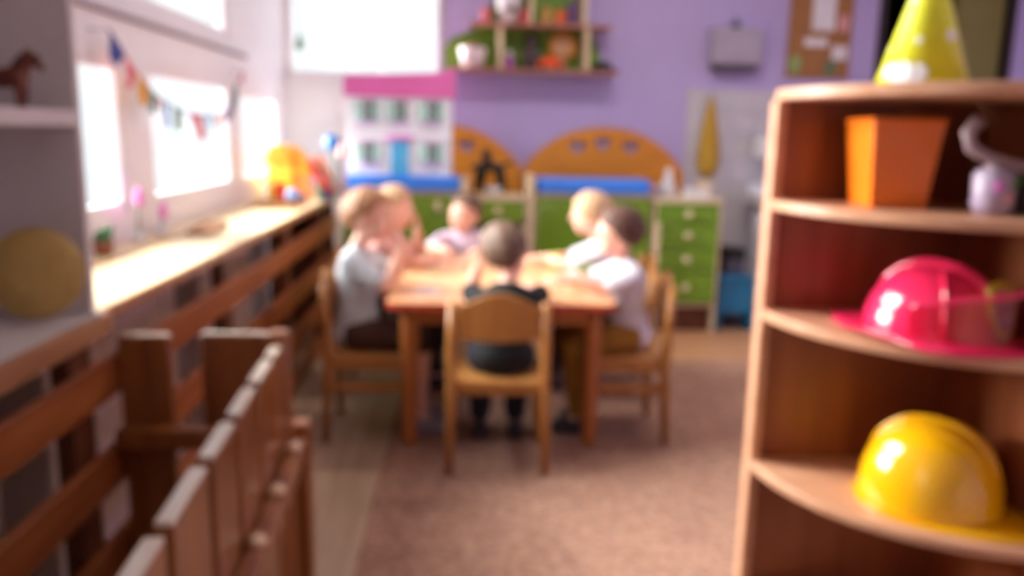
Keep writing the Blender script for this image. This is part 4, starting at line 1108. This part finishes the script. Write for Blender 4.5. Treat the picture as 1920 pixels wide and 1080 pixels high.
def over(rx, ry, h, pw, y0=0, a0=62, n=14, lift=.001):
    # points running front to back over a crown, following its surface at side offset y0
    pts = []
    for i in range(n + 1):
        a = math.radians(-a0 + 2 * a0 * i / n)
        c = abs(math.sin(a)) ** (2 / pw) * (1 if a > 0 else -1); z = math.cos(a) ** (2 / pw)
        k = math.sqrt(max(0, 1 - (y0 / ry) ** 2))
        pts.append(((rx + lift) * c * k, y0, (h + lift) * z * (k ** .8)))
    return pts


# yellow hard hat (local +X is its front)
yh = thing('yellow_hard_hat', 'yellow toy hard hat on the lower shelf of the corner unit', 'helmet', (.808, 1.300, .5785), math.radians(-50))
m = MB(); dome(m, .118, .108, .150, pw=2.25); m.build('crown', M_YELP, yh, smooth=True)
m = MB(); brim(m, lambda p: (.112 * math.cos(p), .102 * math.sin(p)), lambda p: ((.118 + .062 * max(0, math.cos(p)) ** 1.2 + .006) * math.cos(p), (.114 + .004) * math.sin(p)), lambda p, u: .001 + .010 * max(0, math.cos(p)) * (1 - u)); m.build('brim', M_YELP, yh, smooth=True)
m = MB(); m.tube(over(.118, .108, .150, 2.25), [.003] + [.0055] * 13 + [.003], 12); m.build('crest_rib', M_YELP, yh, smooth=True)
for sy in (-1, 1):
    m = MB(); m.tube(over(.118, .108, .150, 2.25, sy * .035, 50, lift=-.001), [.002] + [.0035] * 13 + [.002], 10); m.build('side_rib', M_YELP, yh, smooth=True)

# pink-red fire helmet: long rear brim at left, peak towards the camera, shield at the front
fh = thing('pink_fire_helmet', 'glossy pink-red toy fire helmet with shield badge on the middle shelf', 'helmet', (.775, 1.295, .8805), math.radians(-62))
m = MB(); dome(m, .112, .100, .118, pw=2.2); m.build('crown', M_PINKP, fh, smooth=True)
def rb(p):
    c = math.cos(p); s = math.sin(p)
    ex = .135 + .030 * max(0, c) ** 2 + .045 * max(0, -c) ** 3; q = (p + PI) % (2 * PI) - PI
    ex += .040 * math.exp(-((q + 1.0) / .32) ** 2)
    return (ex * c, (.132 + .040 * math.exp(-((q + 1.0) / .32) ** 2)) * s)
m = MB(); brim(m, lambda p: (.106 * math.cos(p), .095 * math.sin(p)), rb, lambda p, u: .002 + .010 * (1 - u) - .0 + .012 * abs(math.sin(p)) ** 4 * u); m.build('brim', M_PINKP, fh, smooth=True)
m = MB(); m.tube(over(.112, .100, .118, 2.2, 0, 68, lift=.003), [.003, .006] + [.009] * 11 + [.007, .004], 14); m.build('crest', M_PINKP, fh, smooth=True)
for q in (-.9, .9):
    m = MB(); pts = []
    for k in range(7):
        a = PI / 2 * (.15 + .8 * k / 6); c = math.sin(a) ** .9; s = math.cos(a) ** .9
        pts.append((.112 * c * math.cos(q), .100 * c * math.sin(q), .118 * s + .002))
    m.tube(pts, [.003] + [.0045] * 5 + [.003], 10); m.build('rib', M_PINKP, fh, smooth=True)
sh_ = Matrix.Translation((.108, 0, .060)) @ Euler((0, math.radians(-14), 0)).to_matrix().to_4x4() @ Matrix(((0, 0, 1, 0), (1, 0, 0, 0), (0, 1, 0, 0), (0, 0, 0, 1)))
badge = [(-.032, .040), (0, .050), (.032, .040), (.034, .0), (.022, -.030), (0, -.045), (-.022, -.030), (-.034, .0)]
m = MB(); m.prism(badge, .005, sh_); s1 = m.build('shield_badge', mat('badge_yellow_green', (190, 176, 40), .4), fh, bevel=.0015)
m = MB(); m.prism([(x * .72, y * .72) for x, y in badge], .002, sh_ @ Matrix.Translation((0, 0, .005))); m.build('badge_field', mat('badge_grey_red', (176, 120, 130), .4), s1)
m = MB(); m.prism([(-.017, -.018), (.017, -.018), (.012, -.004), (-.012, -.004)], .002, sh_ @ Matrix.Translation((0, 0, .007))); m.build('badge_band', mat('badge_grey', (172, 168, 178), .4), s1)
# clear pinkish face visor arching round the front
vis = bpy.data.materials.new('tinted_visor'); vis.use_nodes = True; nt = vis.node_tree; nt.nodes.remove(nt.nodes['Principled BSDF'])
t_ = nt.nodes.new('ShaderNodeBsdfTransparent'); t_.inputs['Color'].default_value = (.92, .62, .68, 1); g_ = nt.nodes.new('ShaderNodeBsdfGlossy'); g_.inputs['Roughness'].default_value = .08
x_ = nt.nodes.new('ShaderNodeMixShader'); x_.inputs['Fac'].default_value = .07
nt.links.new(t_.outputs[0], x_.inputs[1]); nt.links.new(g_.outputs[0], x_.inputs[2]); nt.links.new(x_.outputs[0], nt.nodes['Material Output'].inputs['Surface'])
m = MB(); rows = []; N = 30
for i in range(N + 1):
    a = math.radians(-82 + 164 * i / N)
    rows.append([m.bm.verts.new((r * math.cos(a) + .012, r * .88 * math.sin(a), z)) for r, z in ((.128, .018), (.134, .058 + .036 * math.cos(a)), (.131, .058 + .036 * math.cos(a)), (.125, .018))])
for a, b in zip(rows, rows[1:]):
    for k in range(4): m.bm.faces.new((a[k], a[(k + 1) % 4], b[(k + 1) % 4], b[k]))
m.bm.faces.new(rows[0][::-1]); m.bm.faces.new(rows[-1]); v_ = m.build('visor', vis, fh, smooth=False)
m = MB(); m.tube([(.134 * math.cos(a) + .012, .134 * .88 * math.sin(a), .060 + .036 * math.cos(a)) for a in [math.radians(-82 + 164 * i / 24) for i in range(25)]], .0045, 10); m.build('visor_rim', M_PINKP, v_, smooth=True)

# ------------------------------------------------------------------ housings of the added fill lamps, out of view
for i, (lx, ly, lab) in enumerate(((.9, 3.6, 'added white fill lamp above the low table, out of view'), (.9, .9, 'added white fill lamp above the corner shelf, out of view'), (2.9, 2.3, 'added white fill lamp on the right side of the ceiling, out of view'))):
    lp = thing('fill_lamp', lab, 'lamp', (lx, ly, 2.83), 0, 'added fill lamps')
    m = MB(); m.box((-.62, -.17, .02), (.62, .17, .07)); m.build('housing', M_WHITE, lp, bevel=.004)
